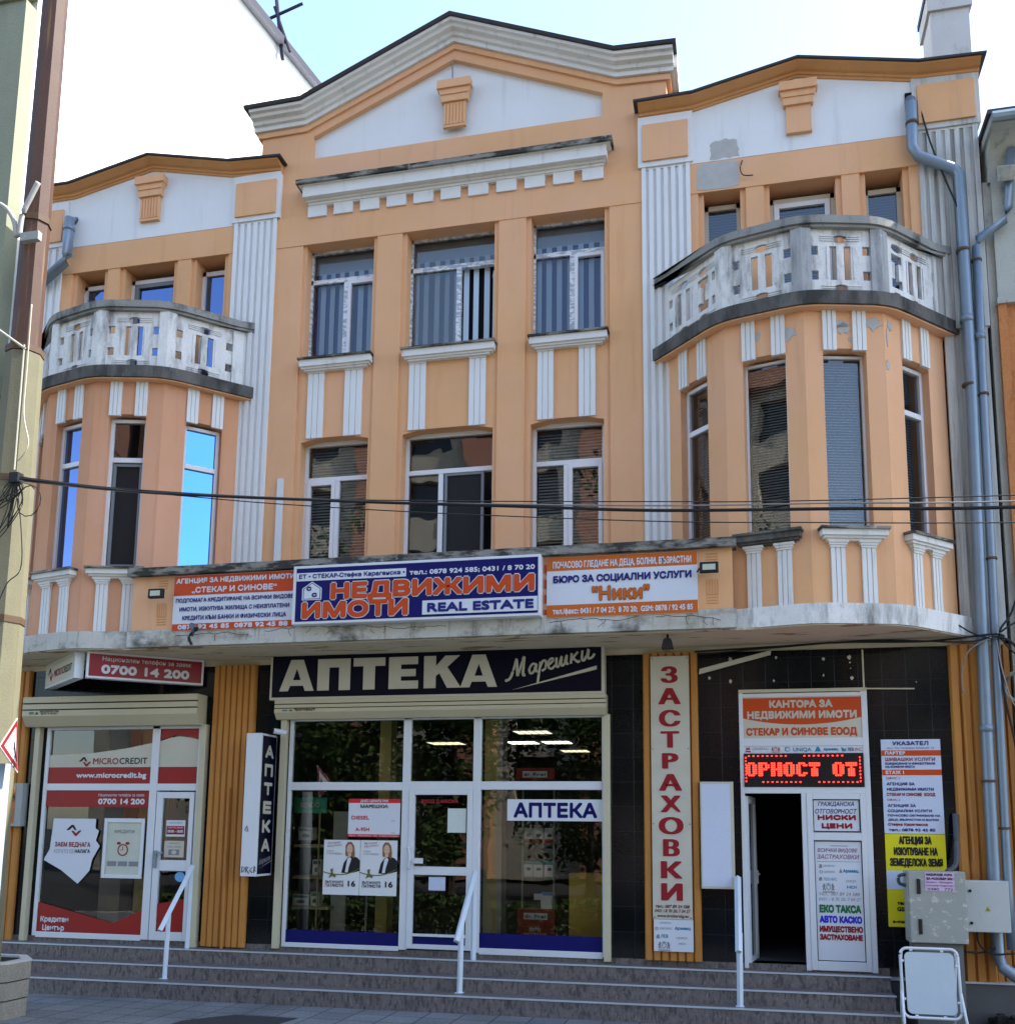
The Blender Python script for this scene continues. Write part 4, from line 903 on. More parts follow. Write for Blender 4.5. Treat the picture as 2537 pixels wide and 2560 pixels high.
quadmesh(fr, [(.09, .57, .67, 2.57)], 0, 'glass', mat('dim_glass', (.05, .06, .07), .1, .6, 5, 0, spec=.6), od); MB(fr).box(.59, .62, -.05, -.03, 1.55, 1.72).box(.53, .615, -.075, -.055, 1.66, 1.685).build('handle', ALU, od)

# ================================================================== SIGNS ON THE CANOPY
Y1 = -1.115
s = thing('shop_sign', 'orange and white estate agency board at the left end of the canopy', 'sign')
MB().box(-7.47, -5.70, -1.14, -1.10, 4.80, 5.56).build('panel', SWH, s)
q = MB(); rect(q, -7.468, -5.702, 5.285, 5.556, -1.142); rect(q, -7.468, -5.702, 4.803, 4.895, -1.142); q.build('band', SOR, s)
letters(s, SWH, [('АГЕНЦИЯ ЗА НЕДВИЖИМИ ИМОТИ', -7.44, -5.71, 5.45, .072), ('„СТЕКАР И СИНОВЕ“', -7.2, -5.96, 5.315, .082), ('0878 92 45 85', -7.38, -6.62, 4.818, .068), ('0878 92 45 88', -6.55, -5.78, 4.818, .068)], -1.145, b=.014)
letters(s, INK, [('ПОДПОМАГА КРЕДИТИРАНЕ НА ВСИЧКИ ВИДОВЕ', -7.43, -5.715, 5.187, .058), ('ИМОТИ, ИЗКУПУВА ЖИЛИЩА С НЕИЗПЛАТЕНИ', -7.37, -5.77, 5.065, .060), ('КРЕДИТИ КЪМ БАНКИ И ФИЗИЧЕСКИ ЛИЦА', -7.32, -5.81, 4.943, .062)], -1.145, b=.009)
s = thing('shop_sign', 'navy real estate lightbox sign with orange letters at the middle of the canopy', 'sign')
MB().box(-5.67, -2.39, -1.27, -1.10, 4.80, 5.575).build('box', ALU, s, bevel=.008)
def mx(x): return x*1.0-.0
q = MB(); rect(q, -5.625, -2.42, 4.835, 5.54, -1.273); q.build('face', BLUE, s)
q = MB(); rect(q, -5.62, -4.125, 5.37, 5.478, -1.276); rect(q, -3.90, -2.425, 4.865, 5.045, -1.276); q.build('field', SWH, s)
letters(s, INK, [('ЕТ • СТЕКАР-Стефка Карагенска •', -5.585, -4.14, 5.398, .062, dict(b=.01)), ('REAL ESTATE', -3.835, -2.47, 4.892, .128, dict(b=.028))], -1.279)
letters(s, SWH, [('тел.: 0878 924 585; 0431 / 8 70 20', -4.08, -2.46, 5.385, .066, dict(b=.010))], -1.276)
letters(s, SWH, [('НЕДВИЖИМИ', -5.152, -2.448, 5.098, .246, dict(b=.076)), ('ИМОТИ', -5.542, -4.073, 4.855, .246, dict(b=.076))], -1.276)
letters(s, SOR, [('НЕДВИЖИМИ', -5.141, -2.46, 5.11, .222, dict(b=.05)), ('ИМОТИ', -5.53, -4.085, 4.867, .222, dict(b=.05))], -1.281)
q = MB(); o_ = [(-5.535, 5.115), (-5.265, 5.115), (-5.265, 5.27), (-5.40, 5.358), (-5.535, 5.27)]; cx, cz = -5.40, 5.22
q.holed(o_, [[(cx+(a-cx)*.90, cz+(b-cz)*.90) for a, b in o_]], -1.2765, -1.274); q.poly([(cx+(a-cx)*.82, cz+(b-cz)*.82) for a, b in o_], -1.2765); q.build('emblem', SWH, s)
letters(s, INK, [('С', -5.475, -5.405, 5.235, .06), ('С', -5.40, -5.325, 5.15, .06)], -1.279, b=.02)
s = thing('shop_sign', 'orange and white care bureau board at the right end of the canopy', 'sign')
MB().box(-2.335, -.50, -1.14, -1.10, 4.79, 5.55).build('panel', SWH, s)
q = MB(); rect(q, -2.333, -.502, 5.38, 5.547, -1.142); rect(q, -2.333, -.502, 4.793, 4.948, -1.142); q.build('band', SOR2, s)
letters(s, SWH, [('ПОЧАСОВО ГЛЕДАНЕ НА ДЕЦА, БОЛНИ, ВЪЗРАСТНИ', -2.26, -.57, 5.41, .088), ('тел./факс: 0431 / 7 04 27;  8 70 20;  GSM: 0878 / 92 45 85', -2.26, -.56, 4.83, .075)], -1.145, b=.010)
letters(s, INK, [('БЮРО ЗА СОЦИАЛНИ УСЛУГИ', -2.255, -.57, 5.222, .095)], -1.145, b=.020)
letters(s, INKB, [('"Ники"', -1.778, -1.069, 4.979, .194, dict(b=.044))], -1.143); letters(s, SOR2, [('"Ники"', -1.774, -1.073, 4.983, .186, dict(b=.032))], -1.148)
q = MB()
for k in range(4): q.box(-2.372, -2.345, -1.12, -1.10, 4.80+k*.19, 4.90+k*.19)
q.build('side_strip', SOR, s)
# ---- pharmacy fascia
s = thing('shop_sign', 'wide dark pharmacy fascia lightbox with cream letters above the middle shop', 'sign')
MB().box(-6.465, -1.75, -.20, -.02, 3.965, 4.64).build('box', SCR, s, bevel=.006)
q = MB(); rect(q, -6.43, -1.79, 4.0, 4.605, -.203); q.build('face', DNAVY, s)
def pts(*a): return list(a)
L6 = MB(); za, zb = 4.085, 4.525; yy = -.209; ye = -.203; h = zb-za
def bigA(x0, x1):
    m_ = (x0+x1)/2; wv = x1-x0
    L6.holed([(x0, za), (x0+.25*wv, za), (x0+.31*wv, za+.17*h), (x1-.31*wv, za+.17*h), (x1-.25*wv, za), (x1, za), (m_+.18*wv, zb), (m_-.18*wv, zb)], [[(x0+.385*wv, za+.35*h), (x1-.385*wv, za+.35*h), (m_, za+.72*h)]], yy, ye, False)
bigA(-6.315, -5.80)
L6.holed([(-5.747, za), (-5.575, za), (-5.575, zb-.12), (-5.43, zb-.12), (-5.43, za), (-5.265, za), (-5.265, zb), (-5.747, zb)], [], yy, ye, False)
L6.holed([(-5.075, za), (-4.905, za), (-4.905, zb-.115), (-4.76, zb-.115), (-4.76, zb), (-5.22, zb), (-5.22, zb-.115), (-5.075, zb-.115)], [], yy, ye, False)
L6.holed([(-4.705, za), (-4.284, za), (-4.284, za+.11), (-4.53, za+.11), (-4.53, za+.17), (-4.32, za+.17), (-4.32, za+.27), (-4.53, za+.27), (-4.53, zb-.105), (-4.29, zb-.105), (-4.29, zb), (-4.705, zb)], [], yy, ye, False)
L6.holed([(-4.204, za), (-4.035, za), (-4.035, za+.165), (-3.985, za+.20), (-3.875, za), (-3.68, za), (-3.875, za+.285), (-3.70, zb), (-3.905, zb), (-4.035, za+.30), (-4.035, zb), (-4.204, zb)], [], yy, ye, False)
bigA(-3.69, -3.183)
L6.build('lettering', SCR, s)
scr = MB()
def stroke(p, r=.016): scr.tube([(x, -.206, z) for x, _, z in [(a[0], 0, a[2]) for a in smooth_path([(x, 0, z) for x, z in p], 6)]], r, 5)
ux = lambda u: -3.07+u*1.23; uz = lambda u, v: 4.165+u*.285+v*.26      # baseline rises to the right
def script(pl_, r=.017): stroke([(ux(u), uz(u, v)) for u, v in pl_], r)
script([(0, .02), (.02, -.02), (.06, .10), (.10, .60), (.12, .95), (.13, .6), (.135, .1), (.16, .4), (.205, .98), (.20, .5), (.195, .08), (.22, .02)], .019)
script([(.335, .42), (.30, .5), (.265, .3), (.275, .05), (.31, .08), (.34, .45), (.335, .1), (.36, .05)]); script([(.385, .5), (.375, .1), (.355, -.55)]); script([(.38, .2), (.41, .5), (.445, .45), (.44, .12), (.40, .02)])
script([(.47, .22), (.52, .38), (.515, .52), (.48, .45), (.475, .12), (.51, .0), (.545, .12)]); script([(.56, .5), (.56, .08), (.585, .05), (.615, .5), (.61, .08), (.64, .05), (.67, .5), (.665, .08), (.69, .05)])
script([(.725, .52), (.715, .0)]); script([(.79, .52), (.73, .24), (.75, .2), (.79, .0), (.81, .05)]); script([(.84, .52), (.835, .08), (.865, .03), (.905, .5), (.90, .08), (.94, .04), (.97, .2)])
scr.build('script_lettering', SCR, s)
q = MB(); q.poly([(-2.99, 4.035), (-2.6, 4.12), (-1.85, 4.285), (-1.85, 4.335), (-2.55, 4.15)], -.206); q.build('underline', SCR, s)
# ---- loan office V-shaped sign
s = thing('shop_sign', 'crimson lightbox sign with a phone number, one leg of the V over the loan office', 'sign')
def legs(P0, P1, t_, th): 
    a = Vector(P0); b = Vector(P1); v = (b-a).normalized(); return ((a.x, a.y), (v.x, v.y), (-v.y, v.x)), (b-a).length
fr, l = legs((-8.79, -1.06), (-7.58, -.06), 0, 0); MB(fr).box(0, l, 0, .13, 4.215, 4.585).build('box', ALU, s, bevel=.006)
q = MB(fr); rect(q, .03, l-.03, 4.245, 4.555, -.003); q.build('face', SRED, s); letters(s, SWH, [('Национален телефон за заем:', .20, l-.18, 4.465, .062), ('0700 14 200', .19, l-.20, 4.285, .135, dict(b=.028))], -.006, fr)
s = thing('shop_sign', 'white lightbox sign with a zigzag emblem, the other leg of the V', 'sign')
fr, l = legs((-10.20, -.06), (-8.98, -1.06), 0, 0); MB(fr).box(0, l, 0, .13, 4.215, 4.585).build('box', ALU, s, bevel=.006)
q = MB(fr); rect(q, .03, l-.03, 4.245, 4.555, -.003); q.build('face', SCR, s)
letters(s, SRED, [('MICRO', .52, .95, 4.34, .11, dict(b=.008))], -.006, fr); letters(s, INKB, [('CREDIT', .965, 1.46, 4.34, .11, dict(b=.008))], -.006, fr)
q = MB(fr); swoosh(q, .16, .46, 4.30, 4.50, -.006); q.build('emblem', [INKB, SRED], s)
# ---- vertical projecting lightbox
s = thing('shop_sign', 'tall narrow projecting lightbox with white pharmacy letters and graffiti on its edge', 'sign')
MB().box(-6.64, -6.41, -.47, -.0, 1.55, 3.48).build('box', ALU, s, bevel=.006)
fr = ((-6.41, -.47), (0, 1), (-1, 0)); q = MB(fr); rect(q, .03, .44, 1.58, 3.45, -.003); q.build('face', DNAVY, s)
letters(s, SCR, [(c, .11, .36, 3.15-k*.255, .175) for k, c in enumerate('АПТЕКА')], -.006, fr, b=.04); letters(s, LGR, [('Марешки', .07, .40, 1.70, .07, dict(shear=.3, rise=.2))], -.006, fr, b=.005)
q = MB(fr); q.poly([(.06, 1.65), (.42, 1.74), (.42, 1.755)], -.006); q.build('underline', LGR, s)
g = MB()
for p in ([(-6.62, 1.60), (-6.61, 1.68), (-6.57, 1.66), (-6.60, 1.61)], [(-6.56, 1.60), (-6.555, 1.68), (-6.52, 1.67), (-6.55, 1.64), (-6.51, 1.59)], [(-6.47, 1.67), (-6.50, 1.63), (-6.46, 1.60)], [(-6.44, 1.60), (-6.435, 1.69), (-6.415, 1.66), (-6.44, 1.64), (-6.41, 1.62)], [(-6.60, 2.16), (-6.57, 2.22), (-6.55, 2.15), (-6.58, 2.15)]):
    g.tube([(x, -.472, z) for x, z in p], .006, 4)
g.build('graffiti', INKB, s)
# ---- insurance board
s = thing('shop_sign', 'tall cream board with red vertical lettering on the orange column', 'sign')
MB().box(-1.165, -.675, -.105, -.085, 1.125, 4.45).build('panel', SCR, s)
T = -.108
def redlet(sc, m, dz, extra):
    mb = MB()
    zz = [4.07+.03, 3.82, 3.535, 3.262, 2.995, 2.716, 2.444, 2.172, 1.897, 1.624, 1.352]
    for (c, z) in zip('ЗАСТРАХОВКИ', zz):
        wv = {'А': .295, 'Х': .265, 'К': .275, 'И': .275, 'С': .28, 'О': .315, 'Т': .245, 'З': .225}.get(c, .215)
        xc = -.925
        put(mb, c, xc-wv/2-extra, xc+wv/2+extra, z-dz, .215+2*dz, T-(0 if extra else .002), b=.012+extra, bx=.046+extra)
    return mb.build('lettering', m, s)
redlet(1, mat('letter_halo', (.70, .55, .50), .5, 0, 1, 0), .006, .008); redlet(1, LRED, 0, 0)
letters(s, mat('ink_maroon', (.12, .03, .05), .6, 0, 1, 0), [('тел.: 087 89 24 588', -1.13, -.71, 1.262, .042), ('0431 / 8 70 20; 7 04 27', -1.14, -.70, 1.207, .042), ('www.brokersbg.eu', -1.11, -.72, 1.148, .042)], T, shear=.25, b=.004)
q = MB()
for x in (-1.145, -.695):
    for z in (4.42, 3.25, 2.3, 1.145): q.prism(ell(x, z, .008, .008, 6), -.11, -.104)
q.build('screw', RUST, s)
s = thing('logo_board', 'small white board of faded insurer logos under the tall cream board', 'board')
MB().box(-1.155, -.67, -.11, -.085, .735, 1.12).build('panel', SWH, s)
letters(s, LCY, [('Армеец', -.90, -.70, 1.0, .04, dict(shear=.2, b=.006)), ('ЛЕВ', -1.07, -.98, .90, .04, dict(b=.004))], -.112); letters(s, LGR, [('GENERALI', -1.08, -.94, 1.07, .022), ('ЕВРОИНС', -1.08, -.93, 1.0, .025), ('UNIQA', -.88, -.74, .89, .025), ('HDI', -.85, -.77, .82, .028)], -.112)
q = MB(); q.holed(ell(-1.12, 1.01, .02, .02), [ell(-1.12, 1.01, .012, .012)], -.113, -.1105); q.poly([(-1.13, .89), (-1.08, .89), (-1.09, .94), (-1.12, .93)], -.112)
crest(q, -1.03, .80, .085, .06, -.113); q.build('emblem', LGR, s)
# ---- blank lightbox
s = thing('lightbox', 'blank white upright lightbox beside the office entrance', 'lightbox')
MB().box(-.56, -.15, -.14, .0, 1.51, 2.83).build('box', SCR, s, bevel=.006); q = MB(); rect(q, -.545, -.19, 1.54, 2.80, -.143); q.build('face', mat('lightbox_face', (.55, .60, .72), .4, .03, 2), s)
# ---- office entrance signs
s = thing('shop_sign', 'orange and cream office sign over the entrance door', 'sign')
MB().box(-.01, 1.42, -.02, .0, 3.38, 3.90).build('panel', SCR, s)
q = MB(); n = 16; arc = [(-.01+1.43*k/n, 3.635-.085*(1-((k/n-.5)*2)**2)) for k in range(n+1)]; q.poly(arc+[(1.42, 3.89), (-.01, 3.89)], -.022); q.build('band', SOR, s)
letters(s, SCR, [('КАНТОРА ЗА', .315, 1.08, 3.762, .098), ('НЕДВИЖИМИ ИМОТИ', .042, 1.362, 3.625, .10)], -.024, b=.022); letters(s, SOR, [('СТЕКАР И СИНОВЕ ЕООД', .025, 1.36, 3.413, .10)], -.022, b=.020)
s = thing('logo_board', 'narrow strip of insurer logos between the office sign and the red display', 'board')
MB().box(-.01, 1.42, -.02, .0, 3.19, 3.285).build('panel', SWH, s)
letters(s, LGR, [('GENERALI', .09, .29, 3.232, .034)], -.022); letters(s, LCY, [('UNIQA', .59, .81, 3.213, .05, dict(b=.005)), ('Армеец', .95, 1.13, 3.22, .04, dict(b=.007, shear=.15))], -.022); letters(s, INK, [('ЛЕВ', 1.238, 1.31, 3.214, .042, dict(b=.004))], -.022); letters(s, SRED, [('ИНС', 1.325, 1.405, 3.212, .042)], -.022)
q = MB(); q.poly([(.01, 3.205), (.075, 3.205), (.075, 3.225), (.01, 3.225)], -.022); q.poly([(.015, 3.235), (.07, 3.235), (.06, 3.27), (.04, 3.26), (.02, 3.265)], -.022); crest(q, .38, 3.236, .06, .036, -.022); q.build('emblem', mat('emblem_red', (.35, .05, .06), .5), s)
q = MB(); q.holed(ell(.52, 3.24, .032, .03), [ell(.525, 3.24, .022, .022)], -.023, -.0205); q.poly([(.85, 3.21), (.925, 3.21), (.905, 3.255), (.887, 3.275), (.868, 3.255)], -.022); q.poly([(1.17, 3.21), (1.22, 3.21), (1.225, 3.265), (1.21, 3.235), (1.19, 3.25), (1.165, 3.265)], -.022); q.build('emblem', LCY, s)
s = thing('led_display', 'black scrolling display with glowing red letters above the office door', 'display')
MB().box(-.01, 1.42, -.05, .0, 2.775, 3.185).build('case', mat('led_black', (.012, .010, .014), .3, .2, 8), s, bevel=.004)
FONT = {'О': ['01110', '11011', '11011', '11011', '11011', '11011', '01110'], 'Р': ['11110', '11011', '11011', '11110', '11000', '11000', '11000'], 'Н': ['11011', '11011', '11011', '11111', '11011', '11011', '11011'],
        'С': ['01110', '11011', '11000', '11000', '11000', '11011', '01110'], 'Т': ['11111', '11111', '00100', '01110', '01110', '01110', '01110'], ' ': ['00000']*7}
q = MB(); px = .0268; x = .012
for c in 'ОРНОСТ ОТ':
    for r_i, row in enumerate(FONT[c]):
        for c_i, v in enumerate(row):
            if v == '1': q.prism(ell(x+c_i*px+.012, 3.062-r_i*.0245, .0138, .0105, 8), -.054, -.0505)
    x += .152 if c != ' ' else .13
for k in range(24):
    if k % 12 < 9: q.prism(ell(.05+k*.056, 3.155, .012, .008, 6), -.054, -.0505)
    if k % 12 > 2: q.prism(ell(.05+k*.056, 2.83, .012, .008, 6), -.054, -.0505)
for k in range(8): q.prism(ell(.012, 2.84+k*.042, .008, .011, 6), -.054, -.0505); q.prism(ell(1.375, 2.84+k*.042, .008, .011, 6), -.054, -.0505)
q.build('lit_lettering', LEDR, s)
# ---- door posters
s = thing('poster', 'white framed poster with red low-price lettering on the upper door panel', 'poster')
q = MB(); rect(q, .80, 1.355, 2.222, 2.62, -.012); q.build('sheet', SWH, s); bars(None, [(.80, .812, 2.222, 2.62), (1.343, 1.355, 2.222, 2.62), (.812, 1.343, 2.608, 2.62), (.812, 1.343, 2.222, 2.234)], -.016, -.0125).build('border', INKB, s)
letters(s, INK, [('ГРАЖДАНСКА', .865, 1.29, 2.537, .054), ('ОТГОВОРНОСТ', .83, 1.32, 2.445, .058)], -.014, shear=.2, b=.004); letters(s, LRED, [('НИСКИ', .855, 1.305, 2.365, .066), ('ЦЕНИ', .90, 1.26, 2.262, .068)], -.014, b=.022)
s = thing('poster', 'tall framed poster of insurance services on the lower door panel', 'poster')
q = MB(); rect(q, .80, 1.36, .68, 2.115, -.012); q.build('sheet', SWH, s); bars(None, [(.80, .81, .68, 2.115), (1.35, 1.36, .68, 2.115), (.81, 1.35, 2.105, 2.115), (.81, 1.35, .68, .69)], -.016, -.0125).build('border', INKB, s)
letters(s, LPK, [('ВСИЧКИ ВИДОВЕ', .84, 1.31, 1.977, .048), ('ЗАСТРАХОВКИ', .835, 1.325, 1.895, .056)], -.014, shear=.2, b=.004)
letters(s, GRN, [('ЕКО ТАКСА', .84, 1.325, 1.25, .098)], -.014, b=.024); letters(s, LBL, [('АВТО КАСКО', .838, 1.33, 1.13, .088)], -.014, b=.022); letters(s, LRED, [('ИМУЩЕСТВЕНО', .835, 1.335, 1.022, .076), ('ЗАСТРАХОВАНЕ', .835, 1.332, .928, .072)], -.014, b=.017)
letters(s, LGR, [('тел.: 087 89 24 588', .845, 1.315, 1.457, .042, dict(shear=.2)), ('0431 / 8 70 20; 7 04 27', .84, 1.33, 1.395, .042, dict(shear=.2)), ('GENERALI', .90, 1.04, 1.80, .026), ('ЕВРОИНС', .91, 1.04, 1.725, .028), ('UNIQA', 1.16, 1.28, 1.62, .028)], -.014); letters(s, LCY, [('Армеец', 1.13, 1.31, 1.735, .042, dict(b=.008)), ('ЛЕВ ИНС', .90, 1.06, 1.635, .036), ('HDI', 1.17, 1.28, 1.545, .036, dict(b=.005))], -.014)
q = MB(); q.holed(ell(.875, 1.738, .02, .02), [ell(.875, 1.738, .012, .012)], -.015, -.0125); q.poly([(.85, 1.785), (.89, 1.785), (.885, 1.83), (.86, 1.83)], -.014); q.poly([(.845, 1.632), (.885, 1.632), (.88, 1.68), (.85, 1.67)], -.014); q.poly([(1.085, 1.73), (1.125, 1.73), (1.105, 1.785)], -.014)
crest(q, .955, 1.55, .08, .06, -.014); rect(q, .83, 1.33, 1.862, 1.867, -.014); rect(q, .83, 1.33, 1.335, 1.339, -.014); rect(q, .99, 1.2, 2.05, 2.058, -.014); q.build('emblem', LGR, s)
# ---- directory boards
s = thing('directory_board', 'white floor directory board with two orange bands on the black tiles', 'directory')
MB().box(1.63, 2.31, -.03, -.0, 2.21, 3.35).build('panel', mat('board_bluish', (.52, .58, .70), .5, .02), s)
q = MB(); rect(q, 1.63, 2.31, 3.15, 3.217, -.032); rect(q, 1.63, 2.31, 2.913, 2.982, -.032); q.build('band', SOR, s); q = MB()
for z in (3.143, 3.22, 2.906, 2.985): rect(q, 1.63, 2.31, z-.004, z+.004, -.0315)
q.build('line', SWH, s)
letters(s, SWH, [('ПАРТЕР', 1.67, 1.905, 3.163, .043), ('ЕТАЖ 1', 1.67, 1.88, 2.926, .044)], -.034, b=.009)
letters(s, INK, [('УКАЗАТЕЛ', 1.76, 2.175, 3.277, .05, dict(b=.009)), ('бул. "Св. Патриарх Евтимий" 23', 1.70, 2.235, 3.235, .02), ('БОЯДИСВАНЕ И ИЗРАБОТВАНЕ', 1.67, 2.24, 3.041, .028, dict(b=.005)), ('НА КОЖЕНИ ЯКЕТА', 1.67, 2.01, 3.002, .028, dict(b=.005)), ('АГЕНЦИЯ ЗА', 1.675, 1.996, 2.79, .037, dict(b=.006)), ('НЕДВИЖИМИ ИМОТИ', 1.675, 2.21, 2.726, .036, dict(b=.006)), ('АГЕНЦИЯ ЗА', 1.676, 1.998, 2.529, .036, dict(b=.006)), ('СОЦИАЛНИ УСЛУГИ', 1.675, 2.177, 2.467, .034, dict(b=.006)), ('ПОЧАСОВО ОБГРИЖВАНЕ НА', 1.675, 2.267, 2.414, .028, dict(b=.005)), ('ДЕЦА, ВЪЗРАСТНИ И БОЛНИ', 1.675, 2.247, 2.364, .027, dict(b=.005)), ('тел.: 0878 92 45 85', 1.675, 2.204, 2.238, .037, dict(b=.006))], -.034)
letters(s, LRED, [('ШИВАШКИ УСЛУГИ', 1.672, 2.242, 3.086, .042, dict(b=.005)), ('СТЕКАР И СИНОВЕ  ЕООД', 1.672, 2.225, 2.661, .04, dict(b=.007)), ('Стефка Карагенска', 1.673, 2.123, 2.304, .036, dict(b=.007)), ('ОФИС 1', 1.674, 1.826, 2.863, .027), ('ОФИС 2', 1.673, 1.824, 2.603, .027)], -.034)
s = thing('notice_board', 'yellow land agency board under the white directory', 'board')
MB().box(1.63, 2.31, -.03, -.0, 1.11, 2.205).build('panel', YEL, s); q = MB(); rect(q, 1.63, 2.31, 1.55, 1.77, -.032); q.build('field', mat('board_bluish', (.52, .58, .70), .5), s)
letters(s, INKB, [('АГЕНЦИЯ ЗА', 1.785, 2.157, 2.083, .097), ('ИЗКУПУВАНЕ НА', 1.722, 2.22, 1.952, .098), ('ЗЕМЕДЕЛСКА ЗЕМЯ', 1.672, 2.27, 1.823, .097)], -.033, b=.018)
letters(s, INKB, [('тел.:', 1.735, 1.86, 1.366, .044), ('GSM:', 1.73, 1.87, 1.292, .055), ('e-mail:', 1.675, 1.85, 1.153, .042)], -.033, b=.012)
# ---- food light box at the left column
s = thing('lightbox', 'small grey lightbox with a food picture on the left ribbed column', 'lightbox')
MB().box(-10.80, -10.36, -.16, -.03, 2.18, 2.81).build('box', mat('lightbox_grey', (.32, .34, .33), .5, .05), s)
q = MB(); rect(q, -10.77, -10.47, 2.22, 2.77, -.163); q.build('face', mat('food_print', (.45, .14, .02), .5, .6, 9, .3, 30, dirt=[((.02, .015, .01), 1, (6, 6, 6), .52, .6), ((.7, .5, .15), .8, (9, 9, 9), .58, .66)]), s)

# ================================================================== SHUTTER BOXES AND GUIDES
def shutter(lab, x0, x1, z0, z1, yd, posts, zp):
    t = thing('roller_shutter', lab, 'roller shutter'); hz = z1-z0; mb = MB()
    prof = [(.0, z1), (-yd, z1), (-yd, z1-hz*.20), (-yd+.025, z1-hz*.205), (-yd+.025, z1-hz*.245), (-yd, z1-hz*.255), (-yd, z1-hz*.42), (-yd+.025, z1-hz*.425), (-yd+.025, z1-hz*.465), (-yd, z1-hz*.47), (-yd, z1-hz*.66), (-yd*.62, z0), (0, z0)]
    for i in range(len(prof)-1):
        (a, b), (c, d) = prof[i], prof[i+1]; mb.k = 1 if i in (3, 7) else 0; mb.face([(x0, a, b), (x1, a, b), (x1, c, d), (x0, c, d)])
    mb.k = 0; mb.holed_cap(prof, x0); mb.holed_cap(prof, x1); mb.build('box', [SHUT, mat('shutter_groove_shade', (.06, .055, .04), .7)], t)  # groove bottoms coloured dark, for shade the grooves do not catch
    for a, b in posts: MB().box(a, b, -.09, -.0, zp, z0+.01).build('guide_rail', SHUT, t)
    q = MB(); rect(q, x0+.12, x0+.20, z1-hz*.60, z1-hz*.52, -yd-.003); q.build('sticker', mat('sticker_grey', (.12, .17, .16), .5), t)
    letters(t, INKB, [('МЕТАЛОПЛАСТИК', x0+.30, x0+.62, z1-hz*.545, .03), ('0675 / 3 42 63 1', x0+.32, x0+.60, z1-hz*.61, .026)], -yd-.003, b=.004)
    q = MB(); q.poly([(x0+.22, z1-hz*.61), (x0+.28, z1-hz*.61), (x0+.27, z1-hz*.54), (x0+.25, z1-hz*.51), (x0+.225, z1-hz*.55)], -yd-.003); q.build('emblem', GRN, t)
    return t
shutter('cream roller shutter box with guides over the loan office window', -10.38, -7.53, 3.64, 4.07, .28, ((-10.28, -10.20), (-7.56, -7.47)), .55)
shutter('cream roller shutter box with guides under the pharmacy fascia', -6.38, -1.735, 3.70, 3.965, .20, ((-6.32, -6.235), (-1.785, -1.70)), .58)

# ================================================================== HANDRAILS
def sq(mb, p, q, a=.026):
    mb.tube([p, q], a*1.25, 4)
def handrail(x, lab, lean=0.):
    t = thing('handrail', lab, 'handrail', 'handrails on the steps')
    MB().tube([(x, -.66, .205), (x+.01, -.66, 1.04)], .036, 4).build('post', ALUB, t)
    MB().tube([(x+.05+lean, -.22, .55), (x+.05+lean, -.22, 1.6)], .036, 4).build('post', ALUB, t)
    MB().tube([(x-.0, -.84, .84), (x+.05+lean, -.19, 1.66)], .04, 4).build('rail', ALUB, t)
    MB().box(x-.05, x+.05, -.71, -.61, .205, .212).build('foot_plate', ALUB, t)
handrail(-7.56, 'pale blue handrail in front of the loan office door'); handrail(-3.50, 'pale blue handrail in front of the pharmacy door'); handrail(-.12, 'pale blue handrail left of the office entrance', -.05)

# ================================================================== FLOODLIGHTS, CAMERAS
def flood(x, y, z, lab, face):
    t = thing('floodlight', lab, 'floodlight', 'small floodlights on the canopy')
    MB().box(x-.11, x+.11, y-.03, y+.03, z-.065, z+.065).build('body', INKB, t, bevel=.01); q = MB(); rect(q, x-.075, x+.075, z-.035, z+.035, y-.033); q.build('lens', mat('lens_pale', (.5, .52, .42), .3), t)
    MB().tube([(x-.11*face, y+.03, z), (x-.14*face, y+.1, z-.02)], .012, 5).build('bracket', INKB, t)
flood(-7.66, -1.26, 5.30, 'small black floodlight left of the orange agency board', 1); flood(-.36, -1.24, 5.31, 'small black floodlight right of the care bureau board', 1)
t = thing('floodlight', 'black floodlight seen from behind above the tall cream board', 'floodlight', 'small floodlights on the canopy')
MB().prism([(-.95, 4.40), (-.81, 4.40), (-.83, 4.50), (-.85, 4.52), (-.91, 4.52), (-.93, 4.50)], -1.0, -.86).build('body', INKB, t); MB().tube([(-.88, -.93, 4.51), (-.88, -.9, 4.59)], .015, 6).build('bracket', INKB, t)
def cctv(x, y, z, lab, m, d, up):
    t = thing('security_camera', lab, 'camera'); d = Vector(d).normalized()
    MB().tube([Vector((x, y, z)), Vector((x, y, z))+d*.17], .038, 10).build('body', m, t); MB().tube([Vector((x, y, z))+d*.05, Vector((x, y+.04, z+up))], .016, 6).build('bracket', m, t)
    MB().tube([Vector((x, y, z))+d*.165, Vector((x, y, z))+d*.175], .03, 10).build('lens', INKB, t)
    return t
tc = cctv(-7.14, -1.20, 4.86, 'dark blue grey security camera on the left board and canopy edge', mat('camera_steel', (.10, .13, .18), .3, .1, 9, .05, 40, metal=.4), (.65, -.5, -.42), -.14)
MB().tube(smooth_path([(-7.1, -1.17, 4.80), (-7.17, -1.2, 4.70), (-7.13, -1.19, 4.60)], 4), .02, 6).build('cable', INKB, tc)
cctv(-5.80, -.12, 3.46, 'white security camera above the projecting pharmacy lightbox', ALU, (-1, -.55, .25), .05) if False else cctv(-6.18, -.22, 3.50, 'white security camera above the projecting pharmacy lightbox', ALU, (-.8, -.6, .12), .03)

